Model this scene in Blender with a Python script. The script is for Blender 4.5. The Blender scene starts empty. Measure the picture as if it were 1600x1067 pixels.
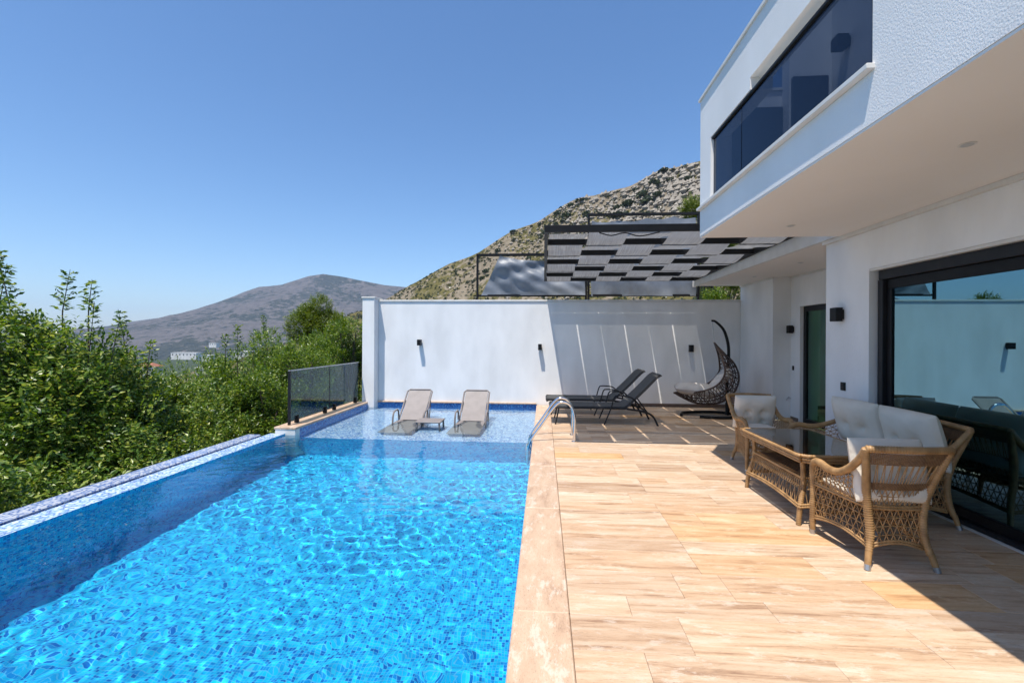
import bpy, math, random
import numpy as np
from mathutils import Vector, Matrix

random.seed(7)
SC = bpy.context.scene
COL = SC.collection
R = math.radians

# ------------------------------------------------------------------ camera, sky, sun, exposure
cam_d = bpy.data.cameras.new('camera')
cam = bpy.data.objects.new('camera', cam_d)
COL.objects.link(cam)
cam.location = (0, 0, 1.55)
cam.rotation_euler = (Matrix.Rotation(R(4.0), 4, 'Z') @ Matrix.Rotation(R(90), 4, 'X') @ Matrix.Rotation(R(0.3), 4, 'Z')).to_euler()
cam_d.sensor_width = 36
cam_d.lens = 16.0
cam_d.shift_y = -0.0022
cam_d.clip_start = 0.05
cam_d.clip_end = 20000
SC.camera = cam

SUN = Vector((0.165, 0.31, -1.0)).normalized()          # direction of travel of the light
world = bpy.data.worlds.new('World')
SC.world = world
world.use_nodes = True
wn = world.node_tree
sky = wn.nodes.new('ShaderNodeTexSky')
sky.sky_type = 'NISHITA'
sky.sun_disc = False
sky.sun_elevation = math.asin(-SUN.z)
sky.sun_rotation = math.atan2(-SUN.x, -SUN.y) % (2 * math.pi)
sky.altitude = 100
sky.air_density = 1.0
sky.dust_density = 0.6
sky.ozone_density = 5.0
hsv = wn.nodes.new('ShaderNodeHueSaturation')
hsv.inputs['Saturation'].default_value = 1.12
wn.links.new(sky.outputs[0], hsv.inputs['Color'])
wn.links.new(hsv.outputs[0], wn.nodes['Background'].inputs[0])
wn.nodes['Background'].inputs[1].default_value = 0.118

sl = bpy.data.lights.new('sun', 'SUN')
sl.energy = 4.0
sl.angle = R(0.5)
sl.color = (1.0, 0.95, 0.87)
so = bpy.data.objects.new('sun', sl)
COL.objects.link(so)
so.rotation_euler = SUN.to_track_quat('-Z', 'Y').to_euler()
sl.cycles.is_caustics_light = True

SC.view_settings.view_transform = 'Standard'
SC.view_settings.look = 'None'
SC.view_settings.exposure = 0.66
SC.view_settings.gamma = 1
SC.view_settings.use_curve_mapping = False
SC.render.engine = 'CYCLES'
SC.cycles.use_denoising = True
SC.cycles.max_bounces = 10
SC.cycles.transmission_bounces = 8
SC.cycles.transparent_max_bounces = 24
SC.cycles.sample_clamp_indirect = 6.0

# ------------------------------------------------------------------ helpers: objects
def tag(o, label=None, cat=None, group=None, kind=None):
    if label: o['label'] = label
    if cat: o['category'] = cat
    if group: o['group'] = group
    if kind: o['kind'] = kind
    return o

def empty(name, loc=(0, 0, 0), rz=0.0, label=None, cat=None, group=None, kind=None):
    o = bpy.data.objects.new(name, None)
    o.empty_display_size = 0.1
    COL.objects.link(o)
    o.location = loc
    o.rotation_euler = (0, 0, rz)
    return tag(o, label, cat, group, kind)

def copy_tree(o, parent=None):
    c = o.copy()
    COL.objects.link(c)
    c.parent = parent
    for ch in list(o.children):
        copy_tree(ch, c)
    return c

class MB:
    """collects verts and faces, builds one mesh object"""
    def __init__(s):
        s.v = []; s.f = []
    def add(s, vs, fs):
        n = len(s.v)
        s.v.extend([tuple(p) for p in vs])
        s.f.extend([tuple(i + n for i in q) for q in fs])
        return s
    def box(s, x0, x1, y0, y1, z0, z1, b=0.0):
        if b <= 0:
            vs = [(x, y, z) for x in (x0, x1) for y in (y0, y1) for z in (z0, z1)]
            fs = [(0, 1, 3, 2), (4, 6, 7, 5), (0, 4, 5, 1), (2, 3, 7, 6), (0, 2, 6, 4), (1, 5, 7, 3)]
            return s.add(vs, fs)
        vs = []; idx = {}
        X = (x0, x1); Y = (y0, y1); Z = (z0, z1)
        sg = (1, -1)
        for i in (0, 1):
            for j in (0, 1):
                for k in (0, 1):
                    for a in (0, 1, 2):
                        p = [X[i] + sg[i] * b, Y[j] + sg[j] * b, Z[k] + sg[k] * b]
                        p[a] = (X[i], Y[j], Z[k])[a]
                        idx[(i, j, k, a)] = len(vs); vs.append(p)
        g = idx; fs = []
        for i in (0, 1):
            q = [g[(i, 0, 0, 0)], g[(i, 1, 0, 0)], g[(i, 1, 1, 0)], g[(i, 0, 1, 0)]]; fs.append(q if i else q[::-1])
            q = [g[(0, i, 0, 1)], g[(0, i, 1, 1)], g[(1, i, 1, 1)], g[(1, i, 0, 1)]]; fs.append(q if i else q[::-1])
            q = [g[(0, 0, i, 2)], g[(1, 0, i, 2)], g[(1, 1, i, 2)], g[(0, 1, i, 2)]]; fs.append(q if i else q[::-1])
        for i in (0, 1):
            for j in (0, 1):
                fs.append([g[(i, j, 0, 0)], g[(i, j, 0, 1)], g[(i, j, 1, 1)], g[(i, j, 1, 0)]])
                fs.append([g[(i, 0, j, 0)], g[(i, 0, j, 2)], g[(i, 1, j, 2)], g[(i, 1, j, 0)]])
                fs.append([g[(0, i, j, 1)], g[(0, i, j, 2)], g[(1, i, j, 2)], g[(1, i, j, 1)]])
                for k in (0, 1):
                    fs.append([g[(i, j, k, 0)], g[(i, j, k, 1)], g[(i, j, k, 2)]])
        return s.add(vs, fs)
    def tube(s, pts, r, n=8, closed=False, cap=True, wrap=0.0, step=None, flat=1.0):
        P = [Vector(p) for p in pts]
        rr = r if isinstance(r, (list, tuple)) else [r] * len(P)
        if step:
            P, rr = resample(P, rr, step, closed)
        m = len(P)
        if m < 2: return s
        T = []
        for i in range(m):
            a = P[(i - 1) % m] if (closed or i > 0) else P[i]
            b = P[(i + 1) % m] if (closed or i < m - 1) else P[i]
            t = (b - a)
            T.append(t.normalized() if t.length > 1e-9 else Vector((0, 0, 1)))
        up = Vector((0, 0, 1)) if abs(T[0].z) < 0.9 else Vector((1, 0, 0))
        N = (up - T[0] * up.dot(T[0])).normalized()
        base = len(s.v)
        for i in range(m):
            N = (N - T[i] * N.dot(T[i])).normalized()
            B = T[i].cross(N)
            ri = rr[i] * (1 + (wrap * .5 if i % 3 else -wrap))
            for k in range(n):
                a = 2 * math.pi * k / n
                s.v.append(tuple(P[i] + N * (math.cos(a) * ri * flat) + B * (math.sin(a) * ri)))
        M = m if closed else m - 1
        for i in range(M):
            j = (i + 1) % m
            for k in range(n):
                l = (k + 1) % n
                s.f.append((base + i * n + k, base + i * n + l, base + j * n + l, base + j * n + k))
        if cap and not closed:
            s.f.append(tuple(base + k for k in range(n))[::-1])
            s.f.append(tuple(base + (m - 1) * n + k for k in range(n)))
        return s
    def bar(s, a, b, w, h):
        """rectangular bar between two points"""
        a = Vector(a); b = Vector(b); t = (b - a).normalized()
        up = Vector((0, 0, 1)) if abs(t.z) < 0.95 else Vector((0, 1, 0))
        sd = t.cross(up).normalized(); u = sd.cross(t)
        vs = [p + sd * (i * w / 2) + u * (j * h / 2) for p in (a, b) for i, j in ((-1, -1), (1, -1), (1, 1), (-1, 1))]
        return s.add(vs, [(0, 1, 2, 3), (7, 6, 5, 4), (0, 4, 5, 1), (1, 5, 6, 2), (2, 6, 7, 3), (3, 7, 4, 0)])
    def grid(s, fn, nu, nv, closed_u=False):
        base = len(s.v)
        for j in range(nv + 1):
            for i in range(nu + (0 if closed_u else 1)):
                s.v.append(tuple(fn(i / nu, j / nv)))
        W = nu + (0 if closed_u else 1)
        for j in range(nv):
            for i in range(nu):
                i2 = (i + 1) % W if closed_u else i + 1
                s.f.append((base + j * W + i, base + j * W + i2, base + (j + 1) * W + i2, base + (j + 1) * W + i))
        return s
    def prism(s, poly, z0, z1):
        n = len(poly)
        vs = [(x, y, z0) for x, y in poly] + [(x, y, z1) for x, y in poly]
        fs = [tuple(range(n))[::-1], tuple(range(n, 2 * n))] + [(i, (i + 1) % n, n + (i + 1) % n, n + i) for i in range(n)]
        return s.add(vs, fs)
    def mesh(s, name, m, smooth=True, angle=40):
        me = bpy.data.meshes.new(name)
        me.from_pydata(s.v, [], s.f)
        if m: me.materials.append(m)
        if smooth:
            me.polygons.foreach_set('use_smooth', [True] * len(me.polygons))
            if angle < 180:
                try: me.set_sharp_from_angle(angle=R(angle))
                except Exception: pass
        me.update()
        return me
    def build(s, name, m, parent=None, loc=None, smooth=True, angle=40, label=None, kind=None):
        o = bpy.data.objects.new(name, s.mesh(name, m, smooth, angle))
        COL.objects.link(o)
        if parent: o.parent = parent
        if loc: o.location = loc
        return tag(o, label, None, None, kind)

def resample(P, rr, step, closed=False):
    """Catmull-Rom through the points, about `step` apart"""
    out = []; ro = []
    n = len(P); segs = n if closed else n - 1
    for i in range(segs):
        p1 = P[i]; p2 = P[(i + 1) % n]
        p0 = P[(i - 1) % n] if (closed or i > 0) else p1 * 2 - p2
        p3 = P[(i + 2) % n] if (closed or i < n - 2) else p2 * 2 - p1
        k = max(1, int((p2 - p1).length / step))
        for j in range(k):
            t = j / k
            out.append(0.5 * ((2 * p1) + (p2 - p0) * t + (2 * p0 - 5 * p1 + 4 * p2 - p3) * t * t + (3 * p1 - p0 - 3 * p2 + p3) * t ** 3))
            ro.append(rr[i] * (1 - t) + rr[(i + 1) % n] * t)
    if not closed:
        out.append(P[-1]); ro.append(rr[-1])
    return out, ro

def curve_at(pts, t):
    P = [Vector(p) for p in pts]; n = len(P) - 1
    x = min(max(t, 0), 1) * n; i = min(int(x), n - 1); t = x - i
    p1 = P[i]; p2 = P[i + 1]
    p0 = P[i - 1] if i > 0 else p1 * 2 - p2
    p3 = P[i + 2] if i + 2 <= n else p2 * 2 - p1
    return 0.5 * ((2 * p1) + (p2 - p0) * t + (2 * p0 - 5 * p1 + 4 * p2 - p3) * t * t + (3 * p1 - p0 - 3 * p2 + p3) * t ** 3)

# ------------------------------------------------------------------ helpers: materials
def new_mat(name):
    m = bpy.data.materials.new(name)
    m.use_nodes = True
    nt = m.node_tree
    nt.nodes.clear()
    out = nt.nodes.new('ShaderNodeOutputMaterial')
    return m, nt, out

def N(nt, typ, **kw):
    n = nt.nodes.new(typ)
    for k, v in kw.items():
        if k.startswith('i_'):
            key = k[2:]
            n.inputs[int(key) if key.isdigit() else key.replace('_', ' ')].default_value = v
        else:
            setattr(n, k, v)
    return n

def L(nt, a, b): nt.links.new(a, b)

def ramp(nt, fac, stops, interp='LINEAR'):
    r = nt.nodes.new('ShaderNodeValToRGB')
    r.color_ramp.interpolation = interp
    e = r.color_ramp.elements
    while len(e) < len(stops): e.new(0.5)
    for k, (p, c) in enumerate(stops):
        e[k].position = p
        e[k].color = (c[0], c[1], c[2], 1) if isinstance(c, (tuple, list)) else (c, c, c, 1)
    L(nt, fac, r.inputs[0])
    return r.outputs[0]

def mat(name, c1, c2=None, rough=0.6, scale=8.0, bump=0.0, bscale=None, metal=0.0, spec=0.5, stretch=(1, 1, 1), coat=0.0, dist=0.01, detail=6, coord='Object'):
    m, nt, out = new_mat(name)
    b = N(nt, 'ShaderNodeBsdfPrincipled')
    b.inputs['Roughness'].default_value = rough
    b.inputs['Metallic'].default_value = metal
    b.inputs['Specular IOR Level'].default_value = spec
    b.inputs['Coat Weight'].default_value = coat
    L(nt, b.outputs[0], out.inputs[0])
    tc = N(nt, 'ShaderNodeTexCoord')
    mp = N(nt, 'ShaderNodeMapping'); mp.inputs['Scale'].default_value = stretch
    L(nt, tc.outputs[coord], mp.inputs[0])
    if c2 is None: c2 = tuple(c * 0.82 for c in c1)
    no = N(nt, 'ShaderNodeTexNoise'); no.inputs['Scale'].default_value = scale; no.inputs['Detail'].default_value = detail
    L(nt, mp.outputs[0], no.inputs['Vector'])
    L(nt, ramp(nt, no.outputs[0], [(0.35, c1), (0.68, c2)]), b.inputs['Base Color'])
    if bump:
        nb = N(nt, 'ShaderNodeTexNoise'); nb.inputs['Scale'].default_value = bscale or scale * 6; nb.inputs['Detail'].default_value = 4
        L(nt, mp.outputs[0], nb.inputs['Vector'])
        bp = N(nt, 'ShaderNodeBump'); bp.inputs['Strength'].default_value = bump; bp.inputs['Distance'].default_value = dist
        L(nt, nb.outputs[0], bp.inputs['Height'])
        L(nt, bp.outputs[0], b.inputs['Normal'])
    return m

def mat_travertine(name, shift=(0, 0, 0), axis=0):
    m, nt, out = new_mat(name)
    b = N(nt, 'ShaderNodeBsdfPrincipled')
    L(nt, b.outputs[0], out.inputs[0])
    tc = N(nt, 'ShaderNodeTexCoord'); oi = N(nt, 'ShaderNodeObjectInfo')
    mul = N(nt, 'ShaderNodeMath', operation='MULTIPLY'); mul.inputs[1].default_value = 61.0
    L(nt, oi.outputs['Random'], mul.inputs[0])
    add = N(nt, 'ShaderNodeVectorMath', operation='ADD')
    L(nt, tc.outputs['Object'], add.inputs[0]); L(nt, mul.outputs[0], add.inputs[1])
    mp = N(nt, 'ShaderNodeMapping')
    mp.inputs['Scale'].default_value = (0.75, 8.5, 8.5) if axis == 0 else (6.0, 1.6, 6.0)
    L(nt, add.outputs[0], mp.inputs[0])
    n1 = N(nt, 'ShaderNodeTexNoise'); n1.inputs['Scale'].default_value = 1.7; n1.inputs['Detail'].default_value = 12; n1.inputs['Roughness'].default_value = 0.70; n1.inputs['Distortion'].default_value = 0.35
    L(nt, mp.outputs[0], n1.inputs['Vector'])
    c = ramp(nt, n1.outputs[0], [(0.31, (0.25, 0.145, 0.09)), (0.40, (0.42, 0.28, 0.18)), (0.47, (0.545, 0.39, 0.262)), (0.56, (0.59, 0.455, 0.325)), (0.67, (0.63, 0.53, 0.425))] if axis == 0 else [(0.30, (0.36, 0.23, 0.15)), (0.45, (0.50, 0.345, 0.23)), (0.58, (0.55, 0.395, 0.27)), (0.70, (0.60, 0.475, 0.35))])
    # patches of pale fill
    n2 = N(nt, 'ShaderNodeTexNoise'); n2.inputs['Scale'].default_value = 5.5; n2.inputs['Detail'].default_value = 12; n2.inputs['Roughness'].default_value = 0.78
    mp2 = N(nt, 'ShaderNodeMapping'); mp2.inputs['Scale'].default_value = (0.7, 1.8, 1.8) if axis == 0 else (1.8, .7, 1.8)
    L(nt, add.outputs[0], mp2.inputs[0]); L(nt, mp2.outputs[0], n2.inputs['Vector'])
    f2 = ramp(nt, n2.outputs[0], [(0.54, 0.0), (0.58, 0.55), (0.70, 0.75)])
    mx = N(nt, 'ShaderNodeMixRGB'); mx.inputs[2].default_value = (0.66, 0.57, 0.47, 1)
    L(nt, f2, mx.inputs[0]); L(nt, c, mx.inputs[1])
    # every piece a hue of its own
    hs = N(nt, 'ShaderNodeHueSaturation')
    wn_ = N(nt, 'ShaderNodeTexWhiteNoise', noise_dimensions='1D'); L(nt, oi.outputs['Random'], wn_.inputs['W'])
    L(nt, mx.outputs[0], hs.inputs['Color'])
    tint = ramp(nt, wn_.outputs['Value'], [(0.0, (0.80, 0.72, 0.66)), (0.15, (0.93, 0.88, 0.84)), (0.45, (1.03, 1.01, 0.98)), (0.78, (0.95, 0.86, 0.78)), (0.92, (1.06, 0.84, 0.56)), (1.0, (1.12, 1.14, 1.16))] if axis == 0 else [(0, (0.95, 0.93, 0.92)), (1, (1.03, 1.0, 0.98))])
    mt = N(nt, 'ShaderNodeMixRGB', blend_type='MULTIPLY'); mt.inputs[0].default_value = 1
    L(nt, hs.outputs[0], mt.inputs[1]); L(nt, tint, mt.inputs[2])
    hs.inputs['Saturation'].default_value = 0.98; hs.inputs['Value'].default_value = 1.04
    # fine dark pores in lines
    n3 = N(nt, 'ShaderNodeTexNoise'); n3.inputs['Scale'].default_value = 30; n3.inputs['Detail'].default_value = 9; n3.inputs['Roughness'].default_value = 0.7
    L(nt, mp.outputs[0], n3.inputs['Vector'])
    f3 = ramp(nt, n3.outputs[0], [(0.34, 0.50), (0.45, 1.0)])
    mp3 = N(nt, 'ShaderNodeMixRGB', blend_type='MULTIPLY'); mp3.inputs[0].default_value = 0.75
    L(nt, mt.outputs[0], mp3.inputs[1]); L(nt, f3, mp3.inputs[2])
    L(nt, mp3.outputs[0], b.inputs['Base Color'])
    b.inputs['Roughness'].default_value = 0.42
    b.inputs['Specular IOR Level'].default_value = 0.4
    bp = N(nt, 'ShaderNodeBump'); bp.inputs['Strength'].default_value = 0.5; bp.inputs['Distance'].default_value = 0.003
    L(nt, n3.outputs[0], bp.inputs['Height']); L(nt, bp.outputs[0], b.inputs['Normal'])
    return m

def mat_mosaic(name, stops, grout, gw=0.055, rough=0.25, size=0.025):
    m, nt, out = new_mat(name)
    b = N(nt, 'ShaderNodeBsdfPrincipled')
    L(nt, b.outputs[0], out.inputs[0])
    g = N(nt, 'ShaderNodeNewGeometry')
    sc = N(nt, 'ShaderNodeVectorMath', operation='SCALE'); sc.inputs['Scale'].default_value = 1 / size
    L(nt, g.outputs['Position'], sc.inputs[0])
    ad = N(nt, 'ShaderNodeVectorMath', operation='ADD'); ad.inputs[1].default_value = (0.5, 0.5, 0.5)
    L(nt, sc.outputs[0], ad.inputs[0])
    fl = N(nt, 'ShaderNodeVectorMath', operation='FLOOR'); L(nt, ad.outputs[0], fl.inputs[0])
    fr = N(nt, 'ShaderNodeVectorMath', operation='FRACTION'); L(nt, ad.outputs[0], fr.inputs[0])
    w = N(nt, 'ShaderNodeTexWhiteNoise', noise_dimensions='3D'); L(nt, fl.outputs[0], w.inputs[0])
    col = ramp(nt, w.outputs['Value'], stops, 'CONSTANT')
    sb = N(nt, 'ShaderNodeVectorMath', operation='SUBTRACT'); sb.inputs[1].default_value = (0.5, 0.5, 0.5); L(nt, fr.outputs[0], sb.inputs[0])
    ab = N(nt, 'ShaderNodeVectorMath', operation='ABSOLUTE'); L(nt, sb.outputs[0], ab.inputs[0])
    sp = N(nt, 'ShaderNodeSeparateXYZ'); L(nt, ab.outputs[0], sp.inputs[0])
    m1 = N(nt, 'ShaderNodeMath', operation='MAXIMUM'); L(nt, sp.outputs[0], m1.inputs[0]); L(nt, sp.outputs[1], m1.inputs[1])
    m2 = N(nt, 'ShaderNodeMath', operation='MAXIMUM'); L(nt, m1.outputs[0], m2.inputs[0]); L(nt, sp.outputs[2], m2.inputs[1])
    gt = N(nt, 'ShaderNodeMath', operation='GREATER_THAN'); gt.inputs[1].default_value = 0.5 - gw; L(nt, m2.outputs[0], gt.inputs[0])
    mx = N(nt, 'ShaderNodeMixRGB'); mx.inputs[2].default_value = (*grout, 1)
    L(nt, gt.outputs[0], mx.inputs[0]); L(nt, col, mx.inputs[1])
    L(nt, mx.outputs[0], b.inputs['Base Color'])
    b.inputs['Roughness'].default_value = rough
    return m

def mat_leaf(name, stops, trans=0.35):
    m, nt, out = new_mat(name)
    g = N(nt, 'ShaderNodeNewGeometry')
    c = ramp(nt, g.outputs['Random Per Island'], stops)
    d = N(nt, 'ShaderNodeBsdfPrincipled'); d.inputs['Roughness'].default_value = 0.36; d.inputs['Specular IOR Level'].default_value = 0.45
    t = N(nt, 'ShaderNodeBsdfTranslucent')
    L(nt, c, d.inputs['Base Color'])
    hs = N(nt, 'ShaderNodeHueSaturation'); hs.inputs['Value'].default_value = 1.5; hs.inputs['Saturation'].default_value = 1.1; hs.inputs['Hue'].default_value = 0.485
    L(nt, c, hs.inputs['Color']); L(nt, hs.outputs[0], t.inputs['Color'])
    mx = N(nt, 'ShaderNodeMixShader'); mx.inputs[0].default_value = trans
    L(nt, d.outputs[0], mx.inputs[1]); L(nt, t.outputs[0], mx.inputs[2]); L(nt, mx.outputs[0], out.inputs[0])
    return m

def mat_glass(name, tint, refl_tint, base_refl, rough=0.0):
    """thin tinted pane: mirror part by Fresnel plus a coating, the rest is seen through"""
    m, nt, out = new_mat(name)
    tr = N(nt, 'ShaderNodeBsdfTransparent'); tr.inputs[0].default_value = (*tint, 1)
    gl = N(nt, 'ShaderNodeBsdfGlossy'); gl.inputs['Color'].default_value = (*refl_tint, 1); gl.inputs['Roughness'].default_value = rough
    lw = N(nt, 'ShaderNodeLayerWeight'); lw.inputs[0].default_value = 0.5
    pw = N(nt, 'ShaderNodeMath', operation='POWER'); pw.inputs[1].default_value = 5.0; L(nt, lw.outputs['Facing'], pw.inputs[0])
    ml = N(nt, 'ShaderNodeMath', operation='MULTIPLY'); ml.inputs[1].default_value = 0.9; L(nt, pw.outputs[0], ml.inputs[0])
    ad = N(nt, 'ShaderNodeMath', operation='ADD', use_clamp=True); ad.inputs[1].default_value = base_refl + 0.04
    L(nt, ml.outputs[0], ad.inputs[0])
    mx = N(nt, 'ShaderNodeMixShader')
    L(nt, ad.outputs[0], mx.inputs[0]); L(nt, tr.outputs[0], mx.inputs[1]); L(nt, gl.outputs[0], mx.inputs[2]); L(nt, mx.outputs[0], out.inputs[0])
    return m

M = {}
M['plaster'] = mat('white plaster', (0.87, 0.86, 0.84), (0.755, 0.745, 0.725), rough=0.85, scale=2.2, bump=0.3, bscale=60, dist=0.006, stretch=(1, 1, .45), detail=10)
M['stucco'] = mat('rough white stucco', (0.84, 0.82, 0.795), (0.77, 0.75, 0.725), rough=0.9, scale=1.6, bump=0.6, bscale=130, dist=0.005, stretch=(1, 1, .6), detail=10)
M['ceiling'] = mat('ceiling with bounce tint', (0.86, 0.80, 0.73), (0.82, 0.76, 0.69), rough=0.9, scale=0.8)  # beige tint puts the deck's warm bounce light into the colour
M['trim'] = mat('white stone trim', (0.74, 0.72, 0.68), (0.66, 0.63, 0.58), rough=0.6, scale=5)
M['black'] = mat('black painted metal', (0.005, 0.005, 0.006), (0.009, 0.009, 0.010), rough=0.5, scale=4, spec=0.25)
M['anthracite'] = mat('anthracite aluminium', (0.012, 0.012, 0.014), (0.018, 0.018, 0.02), rough=0.45, scale=3, spec=0.3)
M['chrome'] = mat('polished steel', (0.75, 0.75, 0.76), (0.65, 0.65, 0.67), rough=0.12, metal=1.0)
M['steel'] = mat('dull steel', (0.5, 0.5, 0.5), (0.35, 0.35, 0.36), rough=0.35, metal=0.8)
M['trav'] = mat_travertine('travertine tile')
M['travc'] = mat_travertine('travertine coping', axis=1)
M['grout'] = mat('beige grout', (0.44, 0.36, 0.28), (0.36, 0.28, 0.21), rough=0.9, scale=12)
M['skirt'] = mat('brown stone skirting', (0.22, 0.15, 0.11), (0.16, 0.11, 0.08), rough=0.5, scale=6, stretch=(1, 1, 3))
M['mosaic'] = mat_mosaic('blue pool mosaic', [(0.0, (0.002, 0.13, 0.42)), (0.12, (0.002, 0.25, 0.58)), (0.28, (0.002, 0.38, 0.68)), (0.54, (0.002, 0.49, 0.74)), (0.88, (0.02, 0.58, 0.77))], (0.10, 0.46, 0.68))
M['mosaic_light'] = mat_mosaic('pale pool mosaic', [(0.0, (0.03, 0.12, 0.38)), (0.20, (0.10, 0.27, 0.56)), (0.45, (0.26, 0.42, 0.66)), (0.72, (0.52, 0.63, 0.72))], (0.72, 0.78, 0.84))
M['mosaic_band'] = mat_mosaic('dark waterline mosaic', [(0.0, (0.01, 0.06, 0.28)), (0.3, (0.015, 0.12, 0.40)), (0.6, (0.03, 0.20, 0.52)), (0.9, (0.12, 0.34, 0.62))], (0.12, 0.28, 0.5))
M['mosaic_dry'] = mat_mosaic('lilac edge mosaic', [(0.0, (0.03, 0.10, 0.32)), (0.22, (0.14, 0.23, 0.46)), (0.5, (0.32, 0.38, 0.54)), (0.8, (0.52, 0.55, 0.62))], (0.44, 0.45, 0.48), gw=0.07)
M['groove'] = mat('dark gutter', (0.015, 0.02, 0.05), (0.03, 0.03, 0.06), rough=0.5)
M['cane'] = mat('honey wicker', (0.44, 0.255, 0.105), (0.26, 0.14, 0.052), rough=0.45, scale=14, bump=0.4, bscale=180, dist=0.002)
M['cane_dark'] = mat('dark wicker weave', (0.27, 0.145, 0.06), (0.16, 0.08, 0.035), rough=0.6, scale=30, bump=0.4, bscale=200, dist=0.002)  # close weave, a darker brown than the rails
M['cream'] = mat('cream cushion cloth', (0.74, 0.67, 0.56), (0.66, 0.59, 0.48), rough=0.9, scale=3.5, bump=0.5, bscale=11, dist=0.02)
M['greyc'] = mat('grey cushion cloth', (0.56, 0.53, 0.50), (0.48, 0.45, 0.42), rough=0.9, scale=5, bump=0.3, bscale=18, dist=0.01)
M['brown'] = mat('dark brown rattan', (0.085, 0.048, 0.032), (0.045, 0.026, 0.02), rough=0.4, scale=20)
M['taupe'] = mat('taupe resin', (0.23, 0.20, 0.19), (0.19, 0.165, 0.155), rough=0.55, scale=6)
M['sling'] = mat('charcoal sling cloth', (0.065, 0.063, 0.062), (0.05, 0.05, 0.05), rough=0.85, scale=30, bump=0.3, bscale=300, dist=0.002)
M['bark'] = mat('grey brown bark', (0.14, 0.105, 0.075), (0.07, 0.05, 0.038), rough=0.95, scale=9, bump=0.8, bscale=30, dist=0.03, stretch=(1, 1, 0.25))
M['leaf'] = mat_leaf('broad green leaf', [(0.0, (0.018, 0.055, 0.010)), (0.35, (0.07, 0.145, 0.018)), (0.72, (0.17, 0.26, 0.032)), (1.0, (0.42, 0.45, 0.11))])
M['leaf_bright'] = mat_leaf('yellow green leaf', [(0.0, (0.03, 0.075, 0.010)), (0.4, (0.09, 0.165, 0.016)), (0.85, (0.17, 0.25, 0.024)), (1.0, (0.32, 0.36, 0.07))])
M['leaf_pine'] = mat_leaf('pine needle', [(0.0, (0.06, 0.105, 0.010)), (0.5, (0.12, 0.18, 0.014)), (1.0, (0.22, 0.26, 0.022))], 0.25)
M['leaf_dark'] = mat_leaf('maquis leaf', [(0.0, (0.022, 0.034, 0.012)), (0.6, (0.045, 0.062, 0.02)), (1.0, (0.075, 0.09, 0.035))], 0.15)
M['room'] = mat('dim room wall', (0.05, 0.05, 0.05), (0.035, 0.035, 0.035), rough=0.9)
M['curtain'] = mat('sheer curtain', (0.55, 0.56, 0.55), (0.48, 0.49, 0.48), rough=0.9, scale=3)
M['window_glass'] = mat_glass('reflective solar glass', (0.16, 0.25, 0.26), (0.34, 0.60, 0.68), 0.40)
M['balcony_glass'] = mat_glass('smoked blue glass', (0.27, 0.305, 0.36), (0.5, 0.56, 0.66), 0.03)
M['fence_glass'] = mat_glass('smoked fence glass', (0.62, 0.70, 0.71), (0.7, 0.8, 0.9), 0.0)
M['table_glass'] = mat_glass('table glass', (0.72, 0.70, 0.67), (0.9, 0.92, 0.95), 0.04)
M['door_glass'] = mat_glass('green door glass', (0.16, 0.32, 0.27), (0.40, 0.66, 0.58), 0.22)

def _water():
    m, nt, out = new_mat('pool water')
    g = N(nt, 'ShaderNodeBsdfGlass'); g.inputs['IOR'].default_value = 1.33; g.inputs['Roughness'].default_value = 0.0
    g.inputs['Color'].default_value = (0.93, 1.0, 1.0, 1)
    L(nt, g.outputs[0], out.inputs[0])
    return m
M['water'] = _water()

def _shade():
    m, nt, out = new_mat('grey shade mesh')
    d = N(nt, 'ShaderNodeBsdfDiffuse'); t = N(nt, 'ShaderNodeBsdfTranslucent'); tr = N(nt, 'ShaderNodeBsdfTransparent')
    tc = N(nt, 'ShaderNodeTexCoord'); mp = N(nt, 'ShaderNodeMapping'); mp.inputs['Scale'].default_value = (120, 2, 2)
    L(nt, tc.outputs['Object'], mp.inputs[0])
    no = N(nt, 'ShaderNodeTexNoise'); no.inputs['Scale'].default_value = 1; L(nt, mp.outputs[0], no.inputs['Vector'])
    c = ramp(nt, no.outputs[0], [(0.3, (0.15, 0.15, 0.155)), (0.7, (0.26, 0.26, 0.265))])
    L(nt, c, d.inputs[0]); L(nt, c, t.inputs[0])
    a = N(nt, 'ShaderNodeMixShader'); a.inputs[0].default_value = 0.6; L(nt, d.outputs[0], a.inputs[1]); L(nt, t.outputs[0], a.inputs[2])
    b = N(nt, 'ShaderNodeMixShader'); b.inputs[0].default_value = 0.13; L(nt, a.outputs[0], b.inputs[1]); L(nt, tr.outputs[0], b.inputs[2])
    L(nt, b.outputs[0], out.inputs[0])
    return m
M['shade'] = _shade()
M['tarp'] = mat('grey tarpaulin', (0.19, 0.21, 0.24), (0.12, 0.135, 0.16), rough=0.45, scale=2.5, bump=0.25, bscale=3, dist=0.06)

# ------------------------------------------------------------------ terrain
def vnoise(seed):
    rng = np.random.RandomState(seed)
    tab = rng.rand(256, 256)
    def f(x, y):
        xi = np.floor(x).astype(int); yi = np.floor(y).astype(int)
        fx = x - xi; fy = y - yi
        fx = fx * fx * (3 - 2 * fx); fy = fy * fy * (3 - 2 * fy)
        a = tab[xi % 256, yi % 256]; b = tab[(xi + 1) % 256, yi % 256]
        c = tab[xi % 256, (yi + 1) % 256]; d = tab[(xi + 1) % 256, (yi + 1) % 256]
        return (a * (1 - fx) + b * fx) * (1 - fy) + (c * (1 - fx) + d * fx) * fy
    def fbm(x, y, oct=6, gain=0.5):
        s = 0; a = 1; t = 0
        for o in range(oct):
            s = s + a * f(x * 2 ** o + 13.7 * o, y * 2 ** o + 7.1 * o); t += a; a *= gain
        return s / t - 0.5
    return fbm

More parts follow.
